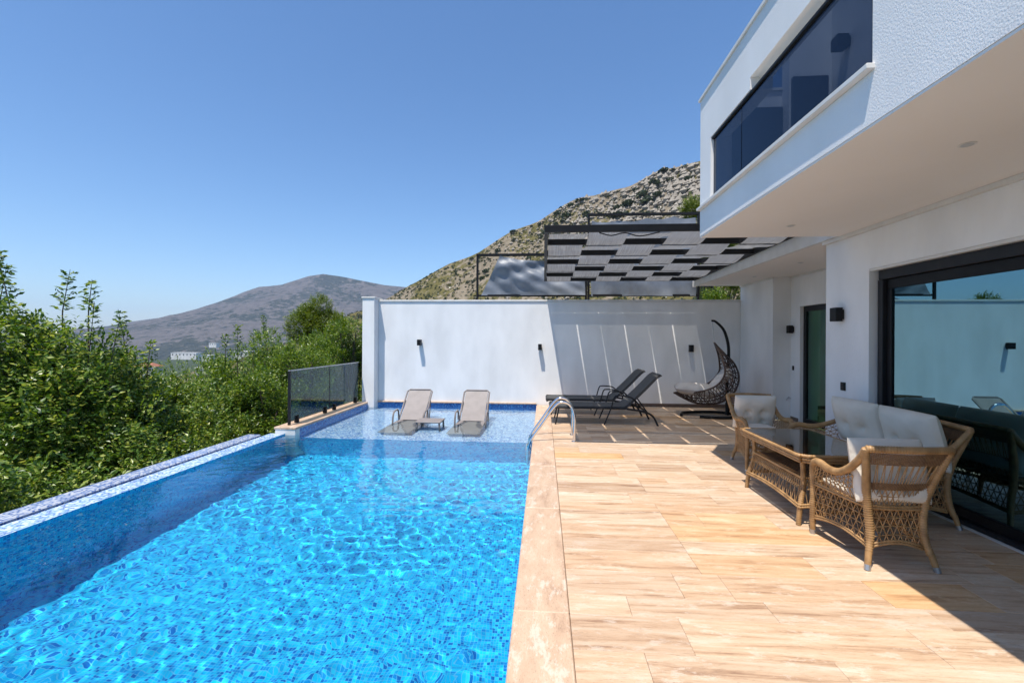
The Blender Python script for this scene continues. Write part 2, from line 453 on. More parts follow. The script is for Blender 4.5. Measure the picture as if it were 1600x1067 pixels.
def np_mesh(name, V, F, m, smooth=True):
    me = bpy.data.meshes.new(name)
    V = np.asarray(V, dtype=np.float32); F = np.asarray(F, dtype=np.int32)
    k = F.shape[1]
    me.vertices.add(len(V)); me.vertices.foreach_set('co', V.ravel())
    me.loops.add(F.size); me.loops.foreach_set('vertex_index', F.ravel())
    me.polygons.add(len(F)); me.polygons.foreach_set('loop_start', np.arange(0, F.size, k, dtype=np.int32))
    me.polygons.foreach_set('use_smooth', np.full(len(F), smooth))
    me.materials.append(m)
    me.update(calc_edges=True)
    return me

def grid_faces(nu, nv):
    i = np.arange(nu)[None, :]; j = np.arange(nv)[:, None]
    a = (j * (nu + 1) + i).ravel()
    return np.stack([a, a + 1, a + nu + 2, a + nu + 1], 1)

def link(name, me, parent=None, **kw):
    o = bpy.data.objects.new(name, me); COL.objects.link(o)
    if parent: o.parent = parent
    return tag(o, **kw)

def rock_mat(name, rock1, rock2, scrub1, scrub2, s_big, s_small, bias, bump_d, hlo=-1000, hhi=-999):
    m, nt, out = new_mat(name)
    b = N(nt, 'ShaderNodeBsdfPrincipled'); b.inputs['Roughness'].default_value = 0.95; b.inputs['Specular IOR Level'].default_value = 0.1
    L(nt, b.outputs[0], out.inputs[0])
    g = N(nt, 'ShaderNodeNewGeometry')
    n1 = N(nt, 'ShaderNodeTexNoise'); n1.inputs['Scale'].default_value = s_big; n1.inputs['Detail'].default_value = 5
    n2 = N(nt, 'ShaderNodeTexNoise'); n2.inputs['Scale'].default_value = s_small; n2.inputs['Detail'].default_value = 7; n2.inputs['Roughness'].default_value = 0.7
    n3 = N(nt, 'ShaderNodeTexVoronoi'); n3.inputs['Scale'].default_value = s_small * 1.6
    for n in (n1, n2, n3): L(nt, g.outputs['Position'], n.inputs['Vector'])
    rk = ramp(nt, n2.outputs[0], [(0.3, rock1), (0.7, rock2)])
    sh = ramp(nt, n3.outputs['Distance'], [(0.1, scrub1), (0.6, scrub2)])
    s = N(nt, 'ShaderNodeMath', operation='ADD'); L(nt, n1.outputs[0], s.inputs[0])
    s2 = N(nt, 'ShaderNodeMath', operation='MULTIPLY'); s2.inputs[1].default_value = 0.9; L(nt, n2.outputs[0], s2.inputs[0]); L(nt, s2.outputs[0], s.inputs[1])
    sx_ = N(nt, 'ShaderNodeSeparateXYZ'); L(nt, g.outputs['Position'], sx_.inputs[0])
    hz = N(nt, 'ShaderNodeMapRange'); hz.inputs['From Min'].default_value = hlo; hz.inputs['From Max'].default_value = hhi; hz.inputs['To Min'].default_value = -0.10; hz.inputs['To Max'].default_value = 0.07
    L(nt, sx_.outputs[2], hz.inputs[0])
    s3 = N(nt, 'ShaderNodeMath', operation='ADD'); L(nt, s.outputs[0], s3.inputs[0]); L(nt, hz.outputs[0], s3.inputs[1])
    f = ramp(nt, s3.outputs[0], [(bias - 0.05, 0.0), (bias + 0.05, 1.0)])
    mx = N(nt, 'ShaderNodeMixRGB'); L(nt, f, mx.inputs[0]); L(nt, sh, mx.inputs[1]); L(nt, rk, mx.inputs[2])
    L(nt, mx.outputs[0], b.inputs['Base Color'])
    bp = N(nt, 'ShaderNodeBump'); bp.inputs['Strength'].default_value = 0.8; bp.inputs['Distance'].default_value = bump_d
    L(nt, n2.outputs[0], bp.inputs['Height']); L(nt, bp.outputs[0], b.inputs['Normal'])
    return m

M['rock'] = rock_mat('limestone hillside', (0.15, 0.12, 0.08), (0.27, 0.225, 0.165), (0.035, 0.04, 0.012), (0.13, 0.112, 0.042), 0.035, 0.28, 0.96, 1.2, 5, 60)
M['far_rock'] = rock_mat('far mountain scrub', (0.06, 0.055, 0.05), (0.15, 0.132, 0.12), (0.014, 0.022, 0.016), (0.045, 0.05, 0.036), 0.003, 0.03, 1.03, 18)
M['valley'] = rock_mat('valley scrub', (0.11, 0.10, 0.06), (0.17, 0.15, 0.10), (0.02, 0.032, 0.01), (0.05, 0.065, 0.022), 0.01, 0.12, 1.08, 2)

FB = vnoise(3)
def ground_z(x, y):
    d = np.sqrt(x * x + y * y)
    left = np.clip(-(x + 4.0), 0, None)
    z = -3.6 - 0.16 * np.clip(left, 0, 60) - 45 * (1 - np.exp(-np.clip(d - 25, 0, None) / 260.0)) * np.clip((300 - x) / 300, 0, 1.2)
    z = z + FB(x * 0.02, y * 0.02) * np.clip(d * 0.06, 0, 14)
    return z
_a = np.sign(np.linspace(-1, 1, 181)) * np.abs(np.linspace(-1, 1, 181)) ** 3 * 6000
GX, GY = np.meshgrid(_a, _a)
GZ = ground_z(GX, GY)
link('ground', np_mesh('ground', np.stack([GX.ravel(), GY.ravel(), GZ.ravel()], 1), grid_faces(180, 180), M['valley']), kind='structure')

def ridge(name, pts, back, front, zbase, nu, nv, m, amp, freq, seed, shape=0.75):
    """pts: (x, y, z) of the crest; front/back: horizontal run of the two flanks"""
    P = np.array(pts, float)
    t = np.linspace(0, 1, nu + 1)
    tt = np.linspace(0, 1, len(P))
    cx = np.interp(t, tt, P[:, 0]); cy = np.interp(t, tt, P[:, 1]); cz = np.interp(t, tt, P[:, 2])
    v = np.linspace(-1, 1, nv + 1)
    fb = vnoise(seed)
    X = cx[None, :] + 0 * v[:, None]
    Y = cy[None, :] + np.where(v < 0, v * front, v * back)[:, None]
    h = (1 - np.abs(v) ** shape)[:, None]
    Z = zbase + (cz[None, :] - zbase) * h
    rough = (fb(X * freq, Y * freq) - 1.1 * np.abs(fb(X * freq * .6 + 40, Y * freq * .25 + 9)) + .12) * amp * (0.25 + 0.75 * np.sin(np.clip(h, 0, 1) * math.pi * 0.5)) 
    crest = np.exp(-(np.abs(v) / 0.03) ** 2)[:, None]
    Z = Z + rough * (1 - 0.75 * crest)
    o = link(name, np_mesh(name, np.stack([X.ravel(), Y.ravel(), Z.ravel()], 1), grid_faces(nu, nv), m), kind='structure')
    def surf(u, w):
        iu = int(u * nu); iv = int((w + 1) / 2 * nv)
        return Vector((X[iv, iu], Y[iv, iu], Z[iv, iu]))
    return o, surf

# crest lines as compass-and-height surveys of the photo: bearing tangent, height over distance
def crest(list_, dist):
    out = []
    for k, (u, v) in enumerate(list_):
        Y = dist(u)
        rx = (-49.6 + 0.9976 * (u - 800)); ry = 709.3 + 0.0698 * (u - 800)
        s = Y / ry
        out.append((rx * s, Y, 1.55 + (530 - v) * s))
    return out
far_pts = crest([(-520, 560), (-300, 552), (-60, 540), (40, 528), (120, 518), (180, 512), (210, 505), (290, 494), (330, 480), (380, 459), (405, 451), (440, 447), (480, 434), (505, 430), (530, 433), (560, 439), (600, 447), (660, 452), (760, 452), (900, 470), (1100, 500), (1400, 515)], lambda u: 2600)
ridge('far_mountain', far_pts, 900, 1300, -75, 420, 200, M['far_rock'], 34, 0.004, 5, 0.8)
hill_pts = crest([(420, 548), (470, 530), (540, 500), (600, 471), (640, 446), (700, 415), (750, 392), (800, 362), (840, 345), (870, 325), (900, 311), (940, 302), (975, 292), (1000, 281), (1030, 262), (1050, 258), (1090, 248), (1150, 230), (1300, 190), (1500, 150)], lambda u: 330 - (u - 420) * 0.19)
hill, hill_surf = ridge('rocky_hillside', hill_pts, 120, 150, -30, 640, 300, M['rock'], 9, 0.045, 11, 0.85)

# ------------------------------------------------------------------ foliage
def leaf_mesh(name, bases, dirs, per, twig, ll, lw, m, rng, keep=None, flat=0.5):
    n = len(bases)
    t = (np.arange(per) + 0.5) / per
    side = np.cross(dirs, np.array([0, 0, 1.0])) + rng.normal(0, .25, (n, 3)); side /= np.linalg.norm(side, axis=1)[:, None]
    pos = bases[:, None, :] + dirs[:, None, :] * (t[None, :, None] * twig[:, None, None])
    sg = np.where(np.arange(per) % 2 == 0, 1.0, -1.0)[None, :, None]
    ld = dirs[:, None, :] * 0.55 + side[:, None, :] * sg + rng.normal(0, 0.28, (n, per, 3)) - np.array([0, 0, 0.15])
    ld /= np.linalg.norm(ld, axis=2)[..., None]
    nm = rng.normal(0, flat, (n, per, 3)) + np.array([0, 0, 1.0]); 
    w = np.cross(ld, nm); w /= np.linalg.norm(w, axis=2)[..., None] + 1e-9
    s = rng.uniform(0.65, 1.25, (n, per, 1))
    pos = pos.reshape(-1, 3); ld = (ld * s).reshape(-1, 3) * ll; w = (w * s).reshape(-1, 3) * lw * 0.5
    nn = np.cross(w, ld); nn /= np.linalg.norm(nn, axis=1)[:, None] + 1e-9
    if keep is not None:
        k = keep(pos) & keep(pos + ld); pos = pos[k]; ld = ld[k]; w = w[k]; nn = nn[k]
    V = np.stack([pos, pos + ld * 0.5 + w + nn * lw * .12, pos + ld, pos + ld * 0.5 - w + nn * lw * .12], 1).reshape(-1, 3)
    F = np.arange(len(V)).reshape(-1, 4)
    return np_mesh(name, V, F, m, smooth=False)

def rand_dirs(rng, n):
    d = rng.normal(0, 1, (n, 3)); return d / np.linalg.norm(d, axis=1)[:, None]

def tree(label, x, y, top, rx, ry, depth, ntw, m, seed, shoots=(), per=9, ll=0.085, lw=0.042, twl=0.30, name='broadleaf_tree', keep=None, lobes=22, cat='tree', group=None):
    """crown from top down `depth` metres, made of lobes; trunk and limbs reach every lobe"""
    rng = np.random.RandomState(seed)
    if name == 'broadleaf_tree': ntw = int(ntw * 1.7); ll *= .80; lw *= .80; twl *= .85
    gz = float(ground_z(np.array(float(x)), np.array(float(y))))
    root = empty(name, (x, y, gz), 0, label, cat, group)
    cz = top - depth / 2 - gz
    c = rand_dirs(rng, lobes) * rng.uniform(0.35, 0.78, (lobes, 1)) * np.array([rx, ry, depth / 2]) + np.array([0, 0, cz])
    lr = rng.uniform(0.24, 0.46, lobes) * min(rx, ry) * 1.05
    which = rng.randint(0, lobes, ntw)
    d = rand_dirs(rng, ntw); rad = rng.uniform(0.35, 1.0, ntw) ** 0.55
    P = c[which] + d * (lr[which] * rad)[:, None] * np.array([1, 1, 1.15])
    P[:, 2] = np.minimum(P[:, 2], top - gz - 0.1 + rng.uniform(-.12, .1, ntw))
    D = d * 0.7 + np.array([0, 0, 0.65]) + rng.normal(0, .3, (ntw, 3)); D /= np.linalg.norm(D, axis=1)[:, None]
    tw = rng.uniform(0.6, 1.2, ntw) * twl
    B = P - D * tw[:, None] * .5
    # upright shoots above the crown
    sb = []; sd = []; st = []
    tm = MB()
    for (dx, dy, h) in shoots:
        b = np.array([dx, dy, top - gz - 0.35]); L_ = h + 0.35
        nseg = max(4, int(L_ / 0.075))
        for k in range(nseg):
            for q in range(2):
                a = k * 2.4 + q * 3.14; out = np.array([math.cos(a), math.sin(a), 0.55]); out /= np.linalg.norm(out)
                sb.append(b + np.array([0.02 * k * math.sin(dx * 9), 0, L_ * k / nseg])); sd.append(out); st.append(0.15 * (1.15 - 0.75 * k / nseg))
        tm.tube([tuple(b + np.array([0, 0, -0.6])), tuple(b), tuple(b + np.array([0.02 * nseg * math.sin(dx * 9), 0, L_]))], [0.012, 0.009, 0.003], 5)
    if sb:
        B = np.concatenate([B, np.array(sb)]); D = np.concatenate([D, np.array(sd)]); tw = np.concatenate([tw, np.array(st)])
    kp = None
    if keep is not None: kp = lambda p: keep(p[:, 0] + x, p[:, 1] + y, p[:, 2] + gz)
    o = link('crown', leaf_mesh('crown', B, D, per, tw, ll, lw, m, rng, kp), parent=root)
    r0 = 0.045 + 0.022 * depth
    tm.tube([(0, 0, -0.2), (0.03, 0.02, cz * 0.35), (-0.04, 0.03, cz * 0.8), (0.02, 0, cz + depth * 0.25)], [r0, r0 * .8, r0 * .55, r0 * .25], 8, step=0.25)
    for k in range(lobes):
        q = c[k]; z0 = max(0.4, q[2] * 0.55)
        s = Vector((0, 0, z0)); e = Vector(q)
        mid = s.lerp(e, 0.5) + Vector(rng.normal(0, .08, 3)) - Vector((0, 0, 0.06))
        tm.tube([s, mid, e], [r0 * .42, r0 * .28, r0 * .12], 5, step=0.3)
    tm.build('trunk', M['bark'], root)
    return root

def keep_pool(x, y, z):
    return ~((x > -4.98) & (y < 11.2))

TG = 'trees along the outside of the pool'
def T(label, *a, **k):
    k.setdefault('keep', keep_pool); k.setdefault('group', TG)
    return tree(label, *a, **k)
T('tallest leafy tree at the far left, its shoots against the sky', -7.6, 6.3, 2.3, 1.6, 1.5, 4.8, 3300, M['leaf'], 21, shoots=[(-.15, -.2, .55), (.1, .3, .3), (.75, .1, .12), (-.6, .0, .35)], ll=.10, lw=.05)
T('low dark foliage filling the lower left corner beside the pool edge', -6.15, 4.5, 0.95, 1.35, 1.4, 3.4, 2400, M['leaf'], 22, ll=.09, lw=.045)
T('leafy tree with a forked pair of upright shoots left of centre', -6.75, 6.25, 1.45, 1.15, 1.1, 4.0, 2000, M['leaf'], 23, shoots=[(0.05, 0.0, .62), (.25, .15, .4), (-.35, 0, .2)], ll=.09, lw=.045)
T('leafy tree with one tall thin shoot in front of the far mountain foot', -6.85, 7.2, 1.3, 1.0, 1.0, 3.8, 1900, M['leaf'], 24, shoots=[(-.1, 0, .72), (.3, -.1, .22)], ll=.09, lw=.045)
T('bright leafy tree standing against the middle of the infinity edge', -5.95, 6.2, 0.45, 1.0, 1.2, 3.0, 2000, M['leaf'], 25, ll=.085, lw=.042)
T('rounded yellow green tree below the white houses of the valley', -7.9, 9.3, 1.35, 1.1, 1.2, 3.4, 1900, M['leaf_bright'], 26, ll=.08, lw=.04)
T('low dark green tree between the infinity edge and the valley houses', -6.3, 8.0, 0.8, 1.1, 1.1, 3.2, 2000, M['leaf'], 27, ll=.08, lw=.04)
T('slender tree with leaning shoots in front of the far mountain', -6.6, 9.4, 1.3, 1.0, 1.0, 3.4, 1800, M['leaf_bright'], 28, shoots=[(0.0, 0, .55), (-.35, 0.1, .35), (.35, 0, .15)], ll=.08, lw=.04)
T('dense bright tree just left of the glass fence post', -5.75, 9.0, 1.25, 1.0, 1.1, 3.2, 2000, M['leaf_bright'], 29, ll=.075, lw=.038)
T('bushy tree left of the round pine crown', -6.7, 11.2, 2.1, 1.2, 1.2, 4.0, 1900, M['leaf_bright'], 30, ll=.08, lw=.04)
T('bright green tree seen through the glass fence', -5.75, 10.9, 1.9, 1.0, 1.1, 3.8, 1900, M['leaf_bright'], 31, ll=.075, lw=.038)
T('yellow green tree touching the end pillar of the white wall', -5.75, 13.4, 2.6, 1.3, 1.2, 4.6, 2100, M['leaf_bright'], 32, ll=.08, lw=.04)
T('small sparse tree right behind the near end of the infinity edge', -5.85, 3.1, 0.3, 1.0, 1.1, 2.8, 1500, M['leaf'], 33, ll=.085, lw=.04)
T('shrubby tree behind the tall left tree, filling the far left edge', -9.6, 8.0, 2.2, 1.5, 1.4, 4.2, 1700, M['leaf'], 34, ll=.09, lw=.045)
T('dark tree low down behind the infinity edge and its gutter', -5.95, 7.4, 0.15, 0.95, 1.1, 2.8, 1700, M['leaf'], 35, ll=.075, lw=.038)
T('yellowish tree at the foot of the valley, right of the tallest shoots', -11.5, 11.8, 1.25, 1.5, 1.4, 4.2, 1500, M['leaf_bright'], 51, ll=.09, lw=.045)
T('rounded green treetop just below the long white valley house', -10.6, 13.6, 1.45, 1.5, 1.4, 3.8, 1500, M['leaf_bright'], 52, ll=.09, lw=.045)
T('dark treetop at the bottom of the gap where the valley houses show', -8.9, 11.4, 0.95, 1.3, 1.3, 3.4, 1500, M['leaf'], 53, ll=.09, lw=.045)
T('bright treetop between the valley gap and the round pine', -8.6, 14.0, 1.9, 1.4, 1.3, 4.2, 1600, M['leaf_bright'], 54, ll=.09, lw=.045, shoots=[(-.3, 0, .4)])
T('green treetop filling the space below the second upright shoot', -8.6, 8.9, 1.15, 1.3, 1.2, 3.8, 1600, M['leaf'], 55, ll=.09, lw=.045)
T('leafy crown in front of the round pine, close to the wall pillar', -7.2, 14.2, 2.2, 1.4, 1.2, 4.4, 1700, M['leaf_bright'], 56, ll=.085, lw=.042)
tree('round topped pine rising above the leafy trees left of the wall', -9.3, 18.2, 3.4, 1.45, 1.4, 3.2, 3200, M['leaf_pine'], 40, per=14, ll=.10, lw=.02, twl=.26, name='pine_tree', lobes=12)
tree('feathery green pine at the corner of the house in front of the rocky hill', 6.1, 17.6, 7.9, 1.35, 1.3, 4.0, 2600, M['leaf_pine'], 41, per=14, ll=.12, lw=.022, twl=.34, name='pine_tree', lobes=12)
tree('small green bush in the gap between the tarpaulin frame and the terrace roof', 4.75, 12.6, 3.3, .7, .6, 2.2, 900, M['leaf_bright'], 57, ll=.06, lw=.03, name='bush', lobes=10, cat='bush')
tree('hillside pine crown beside the upper awning frame', 7.6, 20.5, 7.0, 1.6, 1.5, 4.5, 2200, M['leaf_pine'], 42, per=14, ll=.12, lw=.022, twl=.34, name='pine_tree', lobes=12)

# distant tree cover in the valley (nobody could count it)
def far_wood():
    rng = np.random.RandomState(77)
    n = 4200
    Y = 30 + 560 * rng.rand(n) ** 1.8
    X = -Y * rng.uniform(0.25, 1.5, n)
    Z = ground_z(X, Y)
    k = 26
    V = []
    s = rng.uniform(1.3, 2.6, n)
    C = np.stack([X, Y, Z + s * .6], 1)
    d = rand_dirs(rng, n * k).reshape(n, k, 3); d[..., 2] = np.abs(d[..., 2])
    P = C[:, None, :] + d * s[:, None, None] * rng.uniform(.6, 1, (n, k, 1))
    a = rand_dirs(rng, n * k).reshape(n, k, 3); b = np.cross(a, rand_dirs(rng, n * k).reshape(n, k, 3))
    q = (0.55 * s)[:, None, None]
    V = np.stack([P - a * q * .6, P + b * q * .5, P + a * q * .6, P - b * q * .5], 2).reshape(-1, 3)
    link('valley_wood', np_mesh('valley_wood', V, np.arange(len(V)).reshape(-1, 4), M['leaf_dark'], False), kind='stuff')
far_wood()

def bush_mesh(seed):
    rng = np.random.RandomState(seed)
    k = 130
    d = rand_dirs(rng, k); d[:, 2] = np.abs(d[:, 2]) * .9
    P = d * rng.uniform(.55, 1, (k, 1))
    a = rand_dirs(rng, k); b = np.cross(a, rand_dirs(rng, k))
    V = np.stack([P - a * .26, P + b * .2, P + a * .26, P - b * .2], 1).reshape(-1, 3)
    return np_mesh('hill_shrub', V, np.arange(len(V)).reshape(-1, 4), M['leaf_dark'], False)
bm_ = [bush_mesh(s) for s in (1, 2, 3, 4)]
rr_ = random.Random(5)
for k in range(230):
    u = 0.30 + 0.56 * rr_.random(); w = -0.42 * rr_.random() ** 1.3
    p = hill_surf(u, w)
    o = link('hill_shrub', bm_[k % 4], label='small dark evergreen shrub growing among the pale rocks of the hillside', cat='shrub', group='shrubs on the rocky hillside')
    s = (0.7 + 2.4 * rr_.random() ** 2) * (0.6 + 0.9 * u)
    o.location = p - Vector((0, 0, .1)); o.scale = (s, s, s * rr_.uniform(.6, 1)); o.rotation_euler = (0, 0, rr_.uniform(0, 6.28))
def hill_cover():
    rng = np.random.RandomState(9); P = []; S = []
    for k in range(5200):
        u = 0.02 + 0.9 * rng.rand(); w = -0.62 * rng.rand()
        P.append(hill_surf(u, w)[:]); S.append(rng.uniform(.35, 1.15) * (1.15 - .5 * u))
    P = np.array(P); S = np.array(S); k = 9
    d = rand_dirs(rng, len(P) * k).reshape(-1, k, 3); d[..., 2] = np.abs(d[..., 2])
    Q = P[:, None, :] + d * S[:, None, None] * .8
    a = rand_dirs(rng, len(P) * k).reshape(-1, k, 3); b = np.cross(a, rand_dirs(rng, len(P) * k).reshape(-1, k, 3)); q = S[:, None, None] * .5
    V = np.stack([Q - a * q, Q + b * q, Q + a * q, Q - b * q], 2).reshape(-1, 3)
    link('hillside_scrub', np_mesh('hillside_scrub', V, np.arange(len(V)).reshape(-1, 4), M['leaf_dark'], False), kind='stuff')
hill_cover()
M['stone'] = mat('pale limestone', (0.36, 0.32, 0.265), (0.20, 0.17, 0.135), rough=0.95, scale=1.5, bump=.5, bscale=4, dist=.2)
def hill_rocks():
    rng = np.random.RandomState(19); vs = []; fs = []
    ico = [(0, 0, 1), (.9, 0, .2), (0, .9, .25), (-.9, 0, .2), (0, -.9, .2), (0, 0, -.6)]
    F = [(0, 1, 2), (0, 2, 3), (0, 3, 4), (0, 4, 1), (5, 2, 1), (5, 3, 2), (5, 4, 3), (5, 1, 4)]
    for k in range(5200):
        u = 0.34 + 0.56 * rng.rand() ** .62; w = -0.5 * rng.rand() ** 1.2
        p = hill_surf(u, w); s = (.3 + 1.9 * rng.rand() ** 3) * (.5 + .8 * u)
        n = len(vs)
        for q in ico:
            j = rng.uniform(.6, 1.25, 3) * s
            vs.append((p.x + q[0] * j[0] * .95, p.y + q[1] * j[1], p.z + q[2] * j[2] * 1.15))
        fs += [(a + n, b + n, c + n) for a, b, c in F]
    link('hillside_rocks', np_mesh('hillside_rocks', vs, fs, M['stone'], False), kind='stuff')
hill_rocks()

# houses down in the valley
M['farwhite'] = mat('whitewash', (0.75, 0.73, 0.70), (0.62, 0.6, 0.57), rough=.9, scale=.3)
M['fartile'] = mat('roof terracotta', (0.36, 0.14, 0.08), (0.26, 0.1, 0.06), rough=.9, scale=2)
M['farwin'] = mat('dark window', (0.03, 0.035, 0.045), rough=.2)
def valley_house(label, px, y, w, d, h, z, roof='flat', rz=0.0, nwin=4):
    s = y / (709.3 + .0698 * (px - 800)); x = (-49.6 + .9976 * (px - 800)) * s
    t = empty('valley_house', (x, y, z), rz, label, 'house', 'white houses down in the valley')
    MB().box(-w / 2, w / 2, -d / 2, d / 2, -4, h).build('wall', M['farwhite'], t, smooth=False)
    if roof == 'flat':
        r = MB(); r.box(-w / 2 - .3, w / 2 + .3, -d / 2 - .3, d / 2 + .3, h + .003, h + .5); r.build('roof', M['farwhite'], t, smooth=False)
    else:
        r = MB(); r.add([(-w / 2 - .5, -d / 2 - .5, h + .003), (w / 2 + .5, -d / 2 - .5, h + .003), (w / 2 + .5, d / 2 + .5, h + .003), (-w / 2 - .5, d / 2 + .5, h + .003), (-w / 4, 0, h + 2.2), (w / 4, 0, h + 2.2)],
            [(0, 1, 5, 4), (1, 2, 5), (2, 3, 4, 5), (3, 0, 4), (0, 3, 2, 1)]); r.build('roof', M['fartile'], t, smooth=False)
    for k in range(nwin):
        cx = -w / 2 + w * (k + .5) / nwin
        MB().box(cx - .7, cx + .7, -d / 2 - .06, -d / 2 + .1, h * .35, h * .75).build('window', M['farwin'], t, smooth=False)
    return t
valley_house('long white flat roofed house at the mountain foot, leftmost in the valley', 292, 620, 38, 12, 5.5, -26, nwin=7)
valley_house('white box house just right of the long white one in the valley', 326, 600, 12, 10, 5, -28, nwin=3)
valley_house('nearest white house with a grey terrace roof above the leafy trees', 327, 210, 9, 7, 3.4, -16.5, nwin=3, rz=.2)
valley_house('white house half hidden behind the slender shoots', 383, 330, 11, 8, 4, -13, nwin=3)
valley_house('tiny tile roofed house seen between the left shoots', 172, 190, 8, 7, 4, -17.5, 'hip', nwin=3)
valley_house('small pale house high on the foot of the mountain', 335, 900, 16, 10, 5, -15, nwin=3)
valley_house('low house with a red tiled roof at the right edge of the tall left trees', 232, 260, 12, 8, 4, -20, 'hip', nwin=4)

# ------------------------------------------------------------------ pool
WZ = -0.075
XR, XL, XS = -0.15, -4.325, -4.15      # right side, left side of the deep part, left side of the shallow shelf
Y0, YS, YW = -1.5, 7.5, 10.775
basin = MB()
def quad(mb, a, b, c, d): mb.add([a, b, c, d], [(0, 1, 2, 3)])
fl = MB(); quad(fl, (XL, Y0, -1.5), (XR, Y0, -1.5), (XR, YS, -1.5), (XL, YS, -1.5)); 
quad(fl, (XL, YS, -1.5), (XR, YS, -1.5), (XR, YS, -.4), (XL, YS, -.4))
quad(fl, (XL, Y0, -1.5), (XL, YS, -1.5), (XL, YS, -.05), (XL, Y0, -.05))
quad(fl, (XR, YS, -1.5), (XR, Y0, -1.5), (XR, Y0, -.15), (XR, YS, -.15))
quad(fl, (XR, Y0, -1.5), (XL, Y0, -1.5), (XL, Y0, -.05), (XR, Y0, -.05))
pool_basin = fl.build('pool_basin', M['mosaic'], smooth=False, kind='structure')
sh = MB(); quad(sh, (XL, YS, -.4), (XR, YS, -.4), (XR, YW, -.4), (XL, YW, -.4))
shelf = sh.build('pool_shelf', M['mosaic_light'], smooth=False, kind='structure')
bd = MB()
quad(bd, (XS, YS, -.4), (XS, YW, -.4), (XS, YW, .015), (XS, YS, .015))
quad(bd, (XS, YW, -.4), (XR, YW, -.4), (XR, YW, .015), (XS, YW, .015))
quad(bd, (XR, YW, -.4), (XR, YS, -.4), (XR, YS, -.04), (XR, YW, -.04))
quad(bd, (XR, YS, -.15), (XR, Y0, -.15), (XR, Y0, -.04), (XR, YS, -.04))
quad(bd, (XL, YS, -.4), (XS, YS, -.4), (XS, YS, .015), (XL, YS, .015))
band = bd.build('waterline_band', M['mosaic_band'], smooth=False, kind='structure')

# infinity edge
ie = MB(); ie.box(-4.65, XL - .001, Y0, 7.47, -3.9, -.0765)
inner_lip = ie.build('infinity_edge', M['mosaic_light'], smooth=False, kind='structure')
MB().box(-4.675, -4.651, Y0, 7.47, -3.9, -.16).build('edge_gutter', M['groove'], smooth=False, kind='structure')
MB().box(-4.9, -4.676, Y0, 7.25, -3.9, -.05, .012).build('outer_edge', M['mosaic_dry'], smooth=False, kind='structure')

# water: one rippled sheet over the deep part and the shelf
def water():
    rng = np.random.RandomState(4)
    dx = 0.025
    xs = np.arange(XL, XR + 1e-6, dx); ys = np.arange(0.0, YW + 1e-6, dx)
    X, Y = np.meshgrid(xs, ys)
    Z = np.zeros_like(X)
    for k in range(90):
        lam = 0.10 * (1.3 / 0.10) ** (rng.rand() ** 1.9)
        th = rng.uniform(0, 2 * math.pi); kx = 2 * math.pi / lam
        a = 0.00058 * lam ** 0.66
        Z += a * np.sin(kx * (X * math.cos(th) + Y * math.sin(th)) + rng.uniform(0, 6.28))
    patch = np.clip(0.95 + 2.6 * FB(X * .55 + 3, Y * .55), .3, 1.8)
    near = np.clip(1.0 - 0.045 * np.clip(Y - 2, 0, 20), .55, 1)
    edge = np.clip((XR - X) / .25, .25, 1)
    Z = WZ + Z * patch * near * edge
    nu, nv = len(xs) - 1, len(ys) - 1
    F = grid_faces(nu, nv)
    cx = xs[F[:, 0] % (nu + 1)]; cy = ys[F[:, 0] // (nu + 1)]
    F = F[~((cx < XS - .001) & (cy > YS - .001))]
    V = np.stack([X.ravel(), Y.ravel(), Z.ravel()], 1)
    me = np_mesh('water', V, F, M['water'])
    o = link('pool_water', me, kind='structure')
    return o
wat = water()
wat.cycles.is_caustics_caster = True
for o in (pool_basin, shelf, band):
    o.cycles.is_caustics_receiver = True

# ------------------------------------------------------------------ deck and coping
deck = MB()
deck.prism([(0.155, -1), (3.5, -1), (3.5, 5.9), (4.84, 5.9), (4.84, 9.3), (4.5, 9.3), (4.5, 10.78), (.155, 10.78)], -.35, -.030)
deck = deck.build('deck', M['grout'], smooth=False, kind='structure')
rt = random.Random(12)
tile_cache = {}
def paving_tile(x0, x1, y0, y1):
    g = .0007
    w = round(x1 - x0, 3); d = round(y1 - y0, 3)
    if (w, d) not in tile_cache:
        tile_cache[(w, d)] = MB().box(-w / 2 + g, w / 2 - g, -d / 2 + g, d / 2 - g, -.0298, 0, .0018).mesh('paving_tile', M['trav'], smooth=False)
    o = link('paving_tile', tile_cache[(w, d)], parent=deck)
    o.location = ((x0 + x1) / 2, (y0 + y1) / 2, rt.uniform(-.0006, .0006))
y = 0.7; row = 0
depths = [.30, .20, .30, .30, .20, .30]
while y < 10.77:
    d = depths[row % 6]
    if y + d > 10.7: d = 10.78 - y
    xe = 3.5 if y + d < 5.95 else (4.84 if y + d < 9.3 else 4.5)
    x = .155; first = True
    while x < xe - .001:
        w = rt.choice([.3, .6, .8, .9, .9, 1.2]) if not first else rt.choice([.35, .6, .9, .7])
        first = False
        if x + w > xe - .18: w = xe - x
        paving_tile(x, x + w, y, y + d); x += w
    y += d; row += 1

